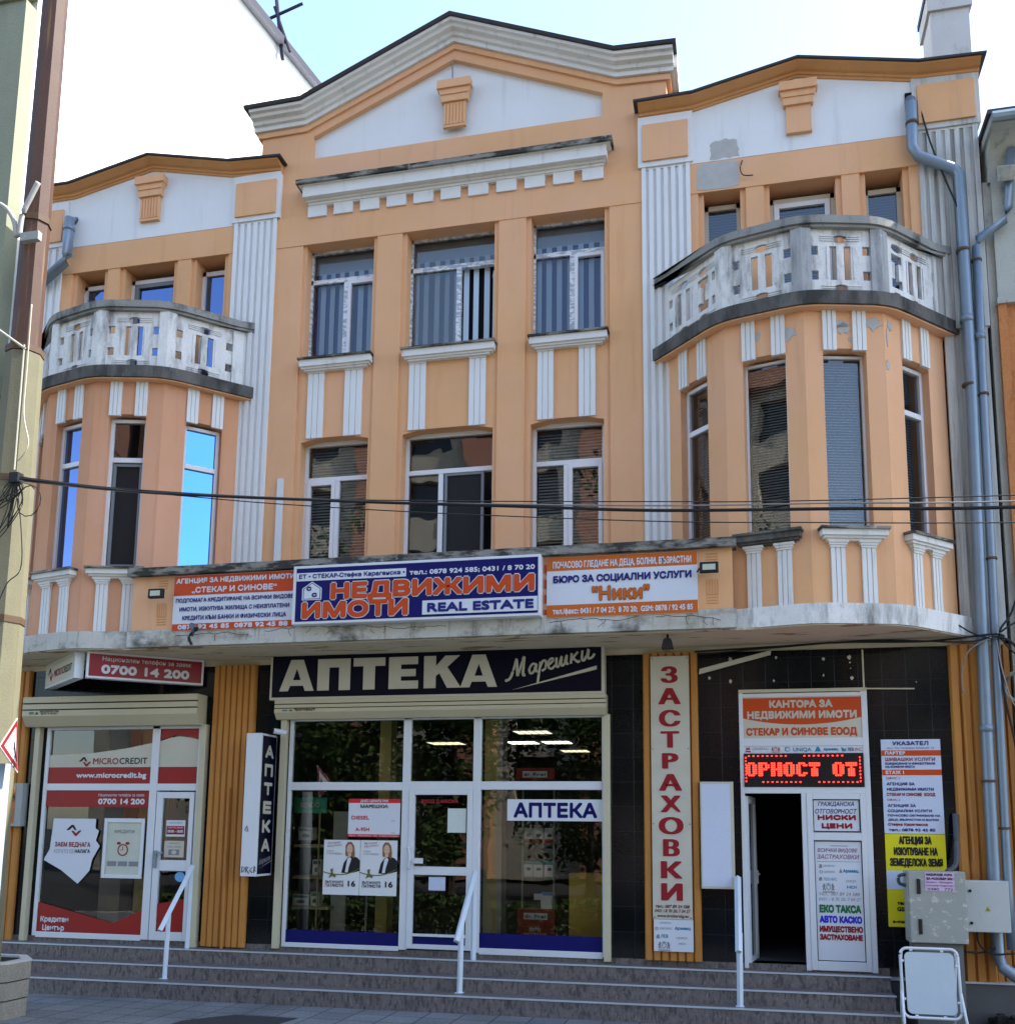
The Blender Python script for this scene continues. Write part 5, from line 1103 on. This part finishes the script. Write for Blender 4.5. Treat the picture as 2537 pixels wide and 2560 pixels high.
# ================================================================== DRAINPIPES
def pipe(lab, pts_, r, m, bands, n=14):
    t = thing('drainpipe', lab, 'drainpipe', 'metal drainpipes'); MB().tube(pts_, r, n).build('pipe', m, t, smooth=True)
    for (p, q, k) in bands: MB().tube([p, q], r+.012, n).build(k, RUST if k == 'bracket' else m, t, smooth=True)
    return t
yp = -.16; X = 2.83
tp = pipe('thick zinc drainpipe running down the right edge of the orange building', [(2.345, -.10, 11.86), (2.345, yp, 11.78), (2.335, yp, 11.14), (2.40, yp, 11.0), (2.83, yp, 10.75), (2.885, yp, 10.66), (2.875, yp, 7.9), (2.83, yp, 5.0), (2.79, yp, 1.2), (2.79, yp, .82), (2.83, yp-.05, .70), (2.96, yp-.14, .60)], .07, STEEL,
   [((2.345, yp, 11.5), (2.345, yp, 11.46), 'bracket'), ((2.87, yp, 9.62), (2.87, yp, 9.58), 'bracket'), ((2.845, yp, 7.80), (2.845, yp, 7.77), 'bracket'), ((2.868, yp, 8.7), (2.868, yp, 8.62), 'collar'), ((2.80, yp, 2.85), (2.80, yp, 2.82), 'bracket'), ((2.81, yp, 3.5), (2.81, yp, 3.42), 'collar')])
tp2 = pipe('thinner zinc drainpipe from the neighbouring eaves beside the thick one', [(3.50, -.22, 10.9), (3.47, yp, 10.5), (3.44, yp, 10.12), (3.38, yp, 9.95), (3.06, yp, 9.74), (3.03, yp, 9.64), (3.01, yp, 8), (2.97, yp, 4.6), (2.94, yp, 1.5), (2.94, yp, .9)], .052, STEEL,
   [((3.025, yp, 9.46), (3.025, yp, 9.43), 'bracket'), ((3.01, yp, 7.66), (3.01, yp, 7.63), 'bracket'), ((3.012, yp, 8.45), (3.012, yp, 8.38), 'collar'), ((2.985, yp, 5.55), (2.985, yp, 5.52), 'bracket'), ((2.94, yp, 2.3), (2.94, yp, 2.27), 'bracket')])
pipe('short zinc rain outlet pipe on the left gable', [(-10.335, -.04, 11.86), (-10.335, -.18, 11.82), (-10.33, -.18, 11.20), (-10.36, -.18, 11.08), (-10.80, -.18, 10.74)], .078, STEEL, [((-10.335, -.18, 11.68), (-10.335, -.18, 11.62), 'collar')])

# ================================================================== CABINETS, BOARD FRAME, BIN
t = thing('electric_cabinet', 'large grimy grey electrical cabinet on a stone pedestal by the directory', 'cabinet')
MB().box(1.79, 2.40, -.53, -.20, .98, 1.785).build('body', GREYM, t, bevel=.008); MB().box(1.80, 2.41, -.555, -.533, .985, 1.785).build('door', GREYM, t, bevel=.006)
for z in (1.08, 1.53): MB().box(1.885, 1.925, -.575, -.553, z, z+.17).build('handle', INKB, t, bevel=.008)
MB().box(1.84, 2.36, -.5, -.1, 0, .98).build('pedestal', mat('pedestal_stone', (.14, .14, .135), .9, .15, 5, .1, 50), t)
q = MB(); rect(q, 1.975, 2.29, 1.565, 1.775, -.559); pst = q.build('flyer', mat('flyer_pink', (.58, .42, .58), .8, .08, 12), None); tag(pst, 'torn pink flyer glued to the large electrical cabinet', 'flyer')
letters(pst, INKB, [('НАБИРАМЕ ХОРА', 1.99, 2.27, 1.735, .03, dict(b=.006)), ('ЗА РОЗОБЕР 2021', 1.99, 2.28, 1.69, .03, dict(b=.006)), ('вашия г. Овощник', 1.99, 2.27, 1.655, .022), ('осигурен транспорт', 1.985, 2.28, 1.618, .022), ('0380   772', 2.0, 2.27, 1.572, .03)], -.561)
MB().tube(smooth_path([(2.25, -.36, 1.78), (2.36, -.30, 1.86), (2.40, -.2, 2.1), (2.42, -.1, 2.45)], 6), .03, 8).build('conduit', mat('conduit_grey', (.06, .07, .09), .6), t, smooth=True)
MB().tube(smooth_path([(1.79, -.4, 1.74), (1.72, -.4, 1.72), (1.72, -.4, 1.64), (1.80, -.4, 1.61)], 6), .02, 8).build('cable', mat('conduit_grey', (.06, .07, .09), .6), t, smooth=True)
t = thing('electric_cabinet', 'small light grey electrical cabinet with a warning triangle over the drainpipes', 'cabinet')
MB().box(2.43, 2.89, -.42, -.22, 1.11, 1.685).build('body', GREYM2, t, bevel=.008)
q = MB(); q.prism([(2.625, 1.345), (2.685, 1.345), (2.655, 1.40)], -.424, -.42); q.build('warning_triangle', mat('warn_olive', (.35, .33, .03), .5), t); q = MB(); q.poly([(2.65, 1.355), (2.66, 1.355), (2.655, 1.385)], -.426); q.build('symbol', INKB, t)
for z in (1.21, 1.57): MB().tube([(2.475, -.42, z), (2.475, -.435, z)], .017, 10).build('lock', INKB, t)
ct = thing('cable', 'looped black cable under the small electrical cabinet', 'cable'); MB().tube(smooth_path([(2.40, -.3, .88), (2.6, -.25, .87), (2.78, -.2, .95), (2.74, -.2, 1.12)], 6), .012, 6).tube(smooth_path([(2.56, -.25, 1.12), (2.58, -.25, .96), (2.7, -.28, .86), (2.95, -.25, .87)], 6), .012, 6).build('cable_loop', CABLE, ct, smooth=True)
t = thing('sandwich_board', 'white blank pavement sign in a rounded tube frame below the large cabinet', 'pavement sign')
def lean(z): return -1.02+z*.14
def rr(x0, x1, z0, z1, rad, n=5):
    o = []
    for cx_, cz_, a0 in ((x1-rad, z1-rad, 0), (x0+rad, z1-rad, 90), (x0+rad, z0+rad, 180), (x1-rad, z0+rad, 270)):
        for k in range(n+1): a = R(a0+90*k/n); o.append((cx_+math.cos(a)*rad, cz_+math.sin(a)*rad))
    return o
o_ = rr(1.625, 2.22, .23, .955, .075); mb = MB(); mb.tube([(x, lean(z), z) for x, z in o_+o_[:2]], .016, 8); mb.build('frame', ALU, t, smooth=True)
o_ = rr(1.668, 2.178, .27, .915, .055); mb = MB()
tr = [(x, z) for x, z in o_]; mb.face([(x, lean(z)-.004, z) for x, z in tr]); mb.face([(x, lean(z)+.004, z) for x, z in tr][::-1]); mb.build('panel', mat('panel_bluish_white', (.46, .53, .57), .4, .05, 3), t)
for x in (1.62, 2.225): MB().tube([(x, lean(.5), .5), (x+(.05 if x > 2 else .0), -1.10, .0)], .015, 8).build('leg', ALU, t, smooth=True)
for x in (1.64, 2.20): MB().tube([(x, lean(.92), .92), (x, -.62, .0)], .013, 8).build('back_leg', ALU, t, smooth=True)
mb = MB()
for x, z in ((1.74, .935), (2.06, .93), (1.645, .82), (2.20, .78), (1.645, .42), (2.20, .40), (1.76, .25), (2.05, .245)): mb.tube([(x-.015, lean(z), z), (x+.015, lean(z), z)], .014, 6)
mb.build('clip', ALU, t)
t = thing('litter_bin', 'octagonal pebbled concrete bin at the left end of the steps', 'bin'); cx, cy = -8.72, -2.62
def octo(r, n=8): return [(cx+math.cos((k+.5)*2*math.pi/n)*r, cy+math.sin((k+.5)*2*math.pi/n)*r) for k in range(n)]
for a, b, r_i in ((0, .20, .49), (.215, .41, .50), (.425, .62, .51)): MB().slab(octo(r_i), a, b).build('ring', ACR, t, bevel=.008)
mb = MB(); ro, ri = octo(.51), octo(.40)
for k in range(8): mb.face([(*ro[k], .645), (*ro[(k+1) % 8], .645), (*ri[(k+1) % 8], .645), (*ri[k], .645)]); mb.face([(*ri[k], .645), (*ri[(k+1) % 8], .645), (*ri[(k+1) % 8], .621), (*ri[k], .621)]); mb.face([(*ro[k], .62), (*ro[(k+1) % 8], .62), (*ro[(k+1) % 8], .645), (*ro[k], .645)])
mb.build('rim', mat('bin_rim', (.42, .42, .40), .8, .1, 6, .1), t); MB().slab(octo(.395), .6205, .622).build('opening', DARK, t); MB().slab(octo(.47), .0, .6).build('liner', DARK, t)
mb = MB(); mb.slab([(-6.35, -2.25), (-5.95, -1.74), (-5.15, -1.74), (-5.3, -2.6), (-6.35, -2.6)], .001, .006); tag(mb.build('manhole_cover', mat('cover_dark', (.03, .032, .036), .7, .1, 8, .1), None), 'dark flat access cover set into the grey paving', 'cover')

# ================================================================== UTILITY POLE, ROAD SIGN, CABLES
t = thing('utility_pole', 'tall octagonal street pole, brown above and bare concrete below, at the left edge', 'pole'); px_, py_ = -8.58, -3.0
def ring(z0, z1, r0_, r1_, m, nm): return MB().tube([(px_, py_, z0), (px_, py_, z1)], [r0_, r1_], 8).build(nm, m, t)
ring(0, 7.95, .30, .215, CONCP, 'lower_shaft'); ring(7.95, 16, .175, .14, POLEB, 'upper_shaft')
for z, r_i in ((8.0, .225), (9.75, .185), (6.32, .24), (4.6, .262)): ring(z-.04, z+.04, r_i, r_i, RUST, 'clamp')
mb = MB(); mb.box(px_-.02, px_+.24, py_-.24, py_-.17, 9.36, 9.47); mb.build('bracket', GREYM, t)
for pts_ in ([(px_-.06, py_-.2, 9.45), (px_-.03, py_-.22, 9.72), (px_+.07, py_-.22, 9.95), (px_+.16, py_-.22, 10.14)], [(px_-.10, py_-.2, 9.45), (px_-.16, py_-.22, 9.70), (px_-.32, py_-.25, 9.88), (px_-.62, py_-.3, 9.98)]):
    MB().tube(smooth_path(pts_, 5), .032, 8).build('arm', GREYP, t, smooth=True)
MB().tube([(px_+.14, py_-.19, 8.0), (px_+.16, py_-.2, 6.4)], .010, 5).build('cable', SCR, t)
MB().box(px_-.22, px_-.08, py_-.30, py_-.22, 6.26, 6.38).build('bracket', GREYM, t); MB().box(px_+.16, px_+.28, py_-.28, py_-.18, 6.22, 6.34).build('bracket', INKB, t)
sg = thing('road_sign', 'triangular red-edged pedestrian crossing warning sign seen at an angle', 'road sign')
A_, B_, C_ = Vector((-7.524, -3.9, 3.331)), Vector((-7.464, -3.9, 2.742)), Vector((-7.384, -4.3, 2.997)); G_ = (A_+B_+C_)/3; nn_ = (B_-A_).cross(C_-A_).normalized()
if nn_.dot(CAM-G_) < 0: nn_ = -nn_
def tri(k, off): return [G_+(p-G_)*k+nn_*off for p in (A_, B_, C_)]
mb = MB()
for k, off, mi in ((1.0, 0, 0), (.94, .003, 1), (.66, .006, 0)):
    mb.k = mi; mb.face([tuple(p) for p in tri(k, off)])
mb.k = 2; mb.face([tuple(p) for p in tri(1.0, -.01)])
mb.build('plate', [SWH, mat('sign_red', (.22, .015, .02), .4), GREYM], sg)
def onp(u, v): # u along A->B downwards 0..1, v towards C
    return tuple(A_+(B_-A_)*u+(C_-A_)*v+nn_*.009)
mb = MB()
for p in ([(.30, .22), (.36, .20), (.38, .26), (.33, .28)], [(.36, .2), (.56, .16), (.58, .22), (.38, .27)], [(.55, .16), (.74, .10), (.75, .13), (.57, .22)], [(.55, .18), (.66, .26), (.64, .29), (.54, .22)], [(.40, .24), (.50, .36), (.48, .37), (.39, .27)], [(.70, .24), (.78, .20), (.79, .22), (.72, .26)], [(.58, .36), (.64, .32), (.66, .34), (.6, .38)]):
    mb.face([onp(u, v) for u, v in p])
mb.build('pictogram', INKB, sg)
MB().tube([(-7.68, -3.9, 0), (-7.68, -3.9, 2.84)], .095, 14).build('post', mat('post_galvanised', (.26, .31, .36), .5, .1, 4, .05, 50), sg, smooth=True)
def cable(lab, pts_, r, m=CABLE, n=10, group='overhead cables across the street front'):
    o = MB().tube(smooth_path(pts_, n), r, 6).build('overhead_cable', m, None, smooth=True); return tag(o, lab, 'cable', group)
ya = -3.2
cable('thickest black overhead cable leaving the pole clamp', [(-8.207, ya-.15, 6.221), (-6.979, ya, 6.051), (-5.946, ya, 5.920), (-4.011, ya, 5.719), (-2.228, ya, 5.552), (-0.826, ya, 5.421), (0.891, ya, 5.330), (2.522, ya, 5.243), (6.522, ya, 5.134)], .017)
cable('topmost thin overhead cable of the bundle', [(-8.207, ya-.15, 6.243), (-6.957, ya, 6.069), (-4.957, ya, 5.827), (-3.098, ya, 5.669), (-0.826, ya, 5.514), (0.359, ya, 5.441), (2.533, ya, 5.359), (6.522, ya, 5.243)], .006)
cable('pale twisted overhead cable within the bundle', [(-8.207, ya-.15, 6.200), (-6.957, ya, 6.037), (-4.957, ya, 5.804), (-3.098, ya, 5.643), (-0.826, ya, 5.471), (0.891, ya, 5.387), (2.522, ya, 5.301), (6.522, ya, 5.189)], .008, CABLEG)
cable('lowest thin overhead cable, sagging apart from the bundle', [(-8.152, ya-.15, 6.189), (-6.196, ya, 5.932), (-4.957, ya, 5.753), (-3.098, ya, 5.532), (-0.826, ya, 5.307), (0.587, ya, 5.211), (2.511, ya, 5.095), (6.522, ya, 4.917)], .006)
t = thing('cable_coil', 'tangle of loose wires hanging from the pole clamp', 'wires')
rr_ = random.Random(4); mb = MB(); zc = 6.28
for k in range(10):
    a0 = (px_+.22, py_-.25, zc); w_ = rr_.uniform(.02, .16); h_ = rr_.uniform(.25, .85)
    mb.tube(smooth_path([a0, (px_+.18+rr_.uniform(-.15, .1), py_-.27, zc-h_*.5), (px_+.14+rr_.uniform(-.15, .1), py_-.28, zc-h_), (px_+.22+w_, py_-.27, zc-h_*.45), a0], 6), .006, 5)
mb.tube([(px_+.44+.16*math.cos(k*.5), py_-.25, zc-.3+.19*math.sin(k*.5)) for k in range(14)], .0065, 5)
mb.tube(smooth_path([(px_+.24, py_-.25, zc), (px_+.38, py_-.25, 5.55), (px_+.40, py_-.25, 5.15), (px_+.26, py_-.28, 4.98), (px_+.12, py_-.30, 4.65), (px_+.05, py_-.30, 5.1)], 6), .0065, 5)
mb.build('wire', CABLE, t, smooth=True)
mb = MB().tube(smooth_path([(px_+.22, py_-.22, 8.5), (px_+.23, py_-.22, 7.7), (px_+.24, py_-.22, 7.1), (px_+.34, py_-.22, 6.7), (px_+.22, py_-.22, 6.5)], 6), .008, 5); mb.build('wire', SCR, t, smooth=True)
cable('pale guy wire from the pole up out of the left edge', [(px_+.18, py_-.22, 7.93), (px_-.4, py_-.3, 8.35), (px_-2, py_-.5, 9.5)], .016, SCR, 6, None)
# service cables along the right side
t = thing('cable_bundle', 'messy bundle of service cables over the entrance and around the drainpipes', 'wires')
mb = MB(); mb.tube(smooth_path([(-.6, -.10, 4.50), (.4, -.12, 4.53), (1.2, -.13, 4.56), (2.2, -.14, 4.54), (2.9, -.26, 4.58), (3.05, -.26, 4.55)], 6), .014, 6)
mb.tube(smooth_path([(-.55, -.12, 4.46), (.5, -.14, 4.52), (1.6, -.15, 4.57), (2.6, -.24, 4.50), (2.95, -.26, 4.55), (3.1, -.25, 4.40), (3.3, -.2, 4.2)], 6), .010, 6)
mb.tube(smooth_path([(2.45, -.2, 4.80), (2.7, -.26, 4.60), (2.92, -.28, 4.52)], 5), .010, 6); mb.tube(smooth_path([(3.4, -.2, 5.5), (3.15, -.25, 4.85), (2.98, -.28, 4.55), (3.0, -.28, 3.9), (3.1, -.26, 3.2), (3.2, -.2, 2.2), (3.25, -.15, 1.0)], 6), .014, 6)
mb.tube(smooth_path([(2.98, -.28, 4.55), (3.15, -.25, 4.45), (3.35, -.2, 4.1), (3.45, -.2, 3.6)], 6), .016, 6); mb.tube(smooth_path([(3.0, -.28, 4.6), (3.3, -.22, 4.75), (3.6, -.2, 4.5)], 6), .012, 6)
mb.build('cable', CABLE, t, smooth=True)
mb = MB(); mb.tube(smooth_path([(2.59, -.1, 3.9), (2.58, -.14, 4.15), (2.66, -.2, 4.40), (2.9, -.28, 4.54)], 6), .010, 6)
for k in range(3): mb.tube([(3.18+(.13+.015*k)*math.cos(a*.42), -.2-.01*k, 3.95+(.16+.015*k)*math.sin(a*.42)) for a in range(16)], .008, 5)
mb.tube(smooth_path([(2.95, -.3, 4.5), (3.0, -.3, 4.1), (3.12, -.27, 3.7), (3.4, -.2, 3.5)], 6), .008, 6); mb.build('wire', CABLEG, t, smooth=True)
mb = MB().tube(smooth_path([(2.45, -.09, 11.85), (2.56, -.14, 11.2), (2.72, -.16, 10.6), (2.86, -.2, 10.1)], 5), .012, 6); tag(mb.build('wire', CABLE, None), 'black wire slanting down beside the thick drainpipe on the right gable', 'wire')
mb = MB().tube(smooth_path([(.16, -.06, 11.35), (.13, -.1, 11.2), (.17, -.1, 11.1), (.30, -.1, 11.08)], 5), .008, 5); tag(mb.build('wire', CABLE, None), 'short curled wire end on the right gable frieze', 'wire')
mb = MB(); mb.tube([(1.46, -.02, 4.48), (1.46, -.02, 3.98)], .012, 6).tube([(1.38, -.02, 3.93), (1.46, -.04, 3.985), (2.05, -.02, 3.975)], .010, 6); tag(mb.build('cable_duct', SHUT, None), 'thin cream cable duct on the black tiles over the entrance', 'duct')
mb = MB(); mb.prism([(-.55, 4.21), (.35, 4.44), (.36, 4.50), (-.54, 4.28)], -.06, -.03); tag(mb.build('loose_slat', SCR, None), 'loose cream slat hanging slanted over the black tiles', 'slat')

# ================================================================== NEIGHBOURS
nb = thing('neighbour_building', 'olive rendered building closing the left edge of the picture', 'building')
MB().box(-30, -11.42, -.3, -.02, 0, 15.9).build('wall', OLIVE, nb); MB().box(-30, -11.38, -.36, -.3, 15.9, 16.1).build('cornice', OLIVE, nb); MB().box(-30, -11.42, -.3, -.02, 16.1, 20).build('wall', OLIVE, nb)
wb = thing('neighbour_building', 'tall white sunlit gable building rising behind the left wing', 'building')
mb = MB(); e = lambda y: 22.02+.213*(y-6.6)
mb.face([(-11.45, 12.2, 0), (-11.45, 60, 0), (-11.45, 60, e(60)), (-11.45, 12.2, e(12.2))]); mb.face([(-11.45, .0, 15), (-11.45, 12.2, 15), (-11.45, 12.2, e(12.2)), (-11.45, .0, e(.0))]); mb.face([(-11.45, .0, 0), (-11.45, 12.2, 0), (-11.45, 12.2, 15), (-11.45, .0, 15)]); mb.face([(-30, .0, 0), (-11.45, .0, 0), (-11.45, .0, e(.0)), (-30, .0, e(.0))]); mb.build('wall', WGABLE, wb)
mb = MB(); 
mb.face([(-11.45, -1, e(-1)), (-11.25, -1, e(-1)), (-11.25, 60, e(60)), (-11.45, 60, e(60))]); mb.build('soffit', mat('eave_lilac', (.30, .31, .36), .8), wb)
mb = MB(); 
for a, b in (((-11.25, 0), (-11.25, .2)), ((-11.25, .2), (-30, .4))): mb.face([(a[0], -1, e(-1)+a[1]), (a[0], 60, e(60)+a[1]), (b[0], 60, e(60)+b[1]), (b[0], -1, e(-1)+b[1])])
mb.build('roof_edge', mat('eave_dark', (.012, .012, .025), .6), wb)
mb = MB(); ax = (-11.3, 8.6, 22.6); mb.tube([(ax[0], ax[1], ax[2]-.6), (ax[0]-.25, ax[1], ax[2]+1.2)], .05, 6).tube([(ax[0]+.2, ax[1], ax[2]-.4), (ax[0]-.3, ax[1], ax[2]+1.0)], .04, 6).tube([(ax[0]-.9, ax[1], ax[2]+.55), (ax[0]+.5, ax[1], ax[2]+.95)], .04, 6); mb.build('antenna', mat('antenna_dark', (.02, .02, .04), .6), wb)
rb = thing('neighbour_building', 'weathered cement and orange building cut by the right edge of the picture', 'building')
mb = MB(); mb.box(3.18, 3.27, -.02, 6, 0, 10.6); mb.build('wall', NEIW, rb); MB().box(3.27, 12, -.08, 6, 8.9, 11.0).build('wall', NEIW, rb); MB().box(3.25, 12, -.12, 0, 8.86, 8.94).build('string_course', NEIW, rb)
MB().box(3.26, 12, -.05, 6, 0, 8.86).build('wall', NEIO, rb)
MB().box(3.26, 3.36, -.09, -.05, 0, 8.86).build('quoin', NEIO, rb)
mb = MB(); n = 6
for k in range(n):
    a, b = k/n, (k+1)/n; y_a, y_b = -.08-.42*(1-math.cos(a*math.pi/2)), -.08-.42*(1-math.cos(b*math.pi/2)); za_, zb_ = 10.55+.5*math.sin(a*math.pi/2), 10.55+.5*math.sin(b*math.pi/2)
    mb.face([(3.24, y_a, za_), (12, y_a, za_), (12, y_b, zb_), (3.24, y_b, zb_)]); mb.face([(3.24, y_a, za_), (3.24, y_b, zb_), (3.24, .2, zb_), (3.24, .2, za_)])
mb.box(3.2, 12, -.56, .3, 11.05, 11.16); mb.build('eaves', NEIW, rb); MB().box(3.16, 12, -.60, 6, 11.16, 11.22).build('roof_edge', ROOF, rb); MB().tube([(3.2, -.62, 11.1), (12, -.62, 11.12)], .06, 8).build('gutter', STEELP, rb)
MB().tube([(3.44, -.30, 10.62), (3.44, -.2, 10.48)], [.14, .12], 12).build('bracket', NEIW, rb)
mb = MB()
for k in range(26):
    x = 2.75+rr_.uniform(-.1, .6); y = -.15-rr_.uniform(0, .35); r_i = rr_.uniform(.03, .08); z = .52
    mb.slab([(x+math.cos(j*1.05)*r_i*rr_.uniform(.6, 1.2), y+math.sin(j*1.05)*r_i*rr_.uniform(.6, 1.2)) for j in range(6)], z-.5 if y < -.12 else z, (.1 if y < -.12 else z)+rr_.uniform(.03, .1))
tag(mb.build('debris_heap', mat('debris_dark', (.018, .017, .016), .95, .3, 20), None), 'dark heap of debris at the foot of the drainpipes', 'debris')
MB().box(2.95, 4.2, -.5, .1, .52, .80).build('soot_block', mat('debris_dark', (.018, .017, .016), .95), rb) if False else None

# ================================================================== OPPOSITE SIDE OF THE STREET (seen in the panes)
ob = thing('opposite_building', 'stone and pink street front reflected in the window panes', 'building')
mb = MB(); hs = []
for k in range(8):
    for f in range(6): hs.append((-27+k*5.6, -25+k*5.6, 3.5+f*3.4, 5.5+f*3.4))
mb.wall(-32, 20, 0, 23, hs, -32, -.4); mb.build('wall', OPPW, ob)
mb = MB()
for a, b, c_, d_ in hs: mb.box(a, b, -32.5, -32.4, c_, d_)
mb.build('window', mat('opposite_glass', (.02, .025, .03), .1, spec=.6), ob)
mb = MB()
for k in range(9): mb.box(-29.6+k*5.6, -28.0+k*5.6, -32, -31.5, 0, 23.4)
mb.build('pilaster', OPPP, ob); MB().box(-32, 20, -33, -31.3, 23, 23.6).build('cornice', OPPP, ob); MB().box(-32, 20, -46, -32.6, 0, 23).build('block', ROOM, ob)
def tree(x, y, h, rad, lab, seed):
    t = thing('street_tree', lab, 'tree', 'trees across the street'); rg = random.Random(seed)
    MB().tube([(x, y, 0), (x+.1, y, h*.35), (x, y+.1, h*.6)], [.17, .12, .06], 7).build('trunk', BARK, t)
    mb = MB(); cl = [(x+rg.gauss(0, rad*.45), y+rg.gauss(0, rad*.45), max(1.6, h*.5+rg.gauss(0, h*.24))) for _ in range(60)]
    for _ in range(9000):
        c = rg.choice(cl); p = Vector((c[0]+rg.gauss(0, .42), c[1]+rg.gauss(0, .42), c[2]+rg.gauss(0, .38)))
        a = Vector((rg.gauss(0, 1), rg.gauss(0, 1), rg.gauss(0, .6))).normalized()*.13; b = a.cross(Vector((rg.gauss(0, 1), rg.gauss(0, 1), rg.gauss(0, 1)))).normalized()*.07
        mb.face([tuple(p-a), tuple(p+b), tuple(p+a), tuple(p-b)])
    mb.build('crown', FOL, t)
tree(-15.5, -20.5, 11.5, 3.0, 'leafy street tree reflected in the left part of the panes', 1); tree(-9.5, -19.5, 11, 2.7, 'leafy street tree reflected in the pharmacy panes', 2); tree(2.2, -20.5, 10, 2.6, 'leafy street tree reflected towards the right panes', 3)
tree(-5.2, -21.5, 11, 2.6, 'leafy street tree reflected between the other two trees', 6); tree(-13.0, -18.5, 7, 2.4, 'low leafy street tree reflected in the loan office pane', 8)
mb = MB(); rg = random.Random(9)
for _ in range(16000):
    x = rg.uniform(-13, 5); p = Vector((x, -7.4+rg.uniform(-.38, .38), rg.uniform(.08, .80+.07*math.sin(x*1.7)))); a = Vector((rg.gauss(0, 1), rg.gauss(0, 1), rg.gauss(0, 1))).normalized()*.065; b = a.cross(Vector((rg.gauss(0, 1), rg.gauss(0, 1), rg.gauss(0, 1)))).normalized()*.04
    mb.face([tuple(p-a), tuple(p+b), tuple(p+a), tuple(p-b)])
mb.build('hedge', FOL, None, kind='stuff')
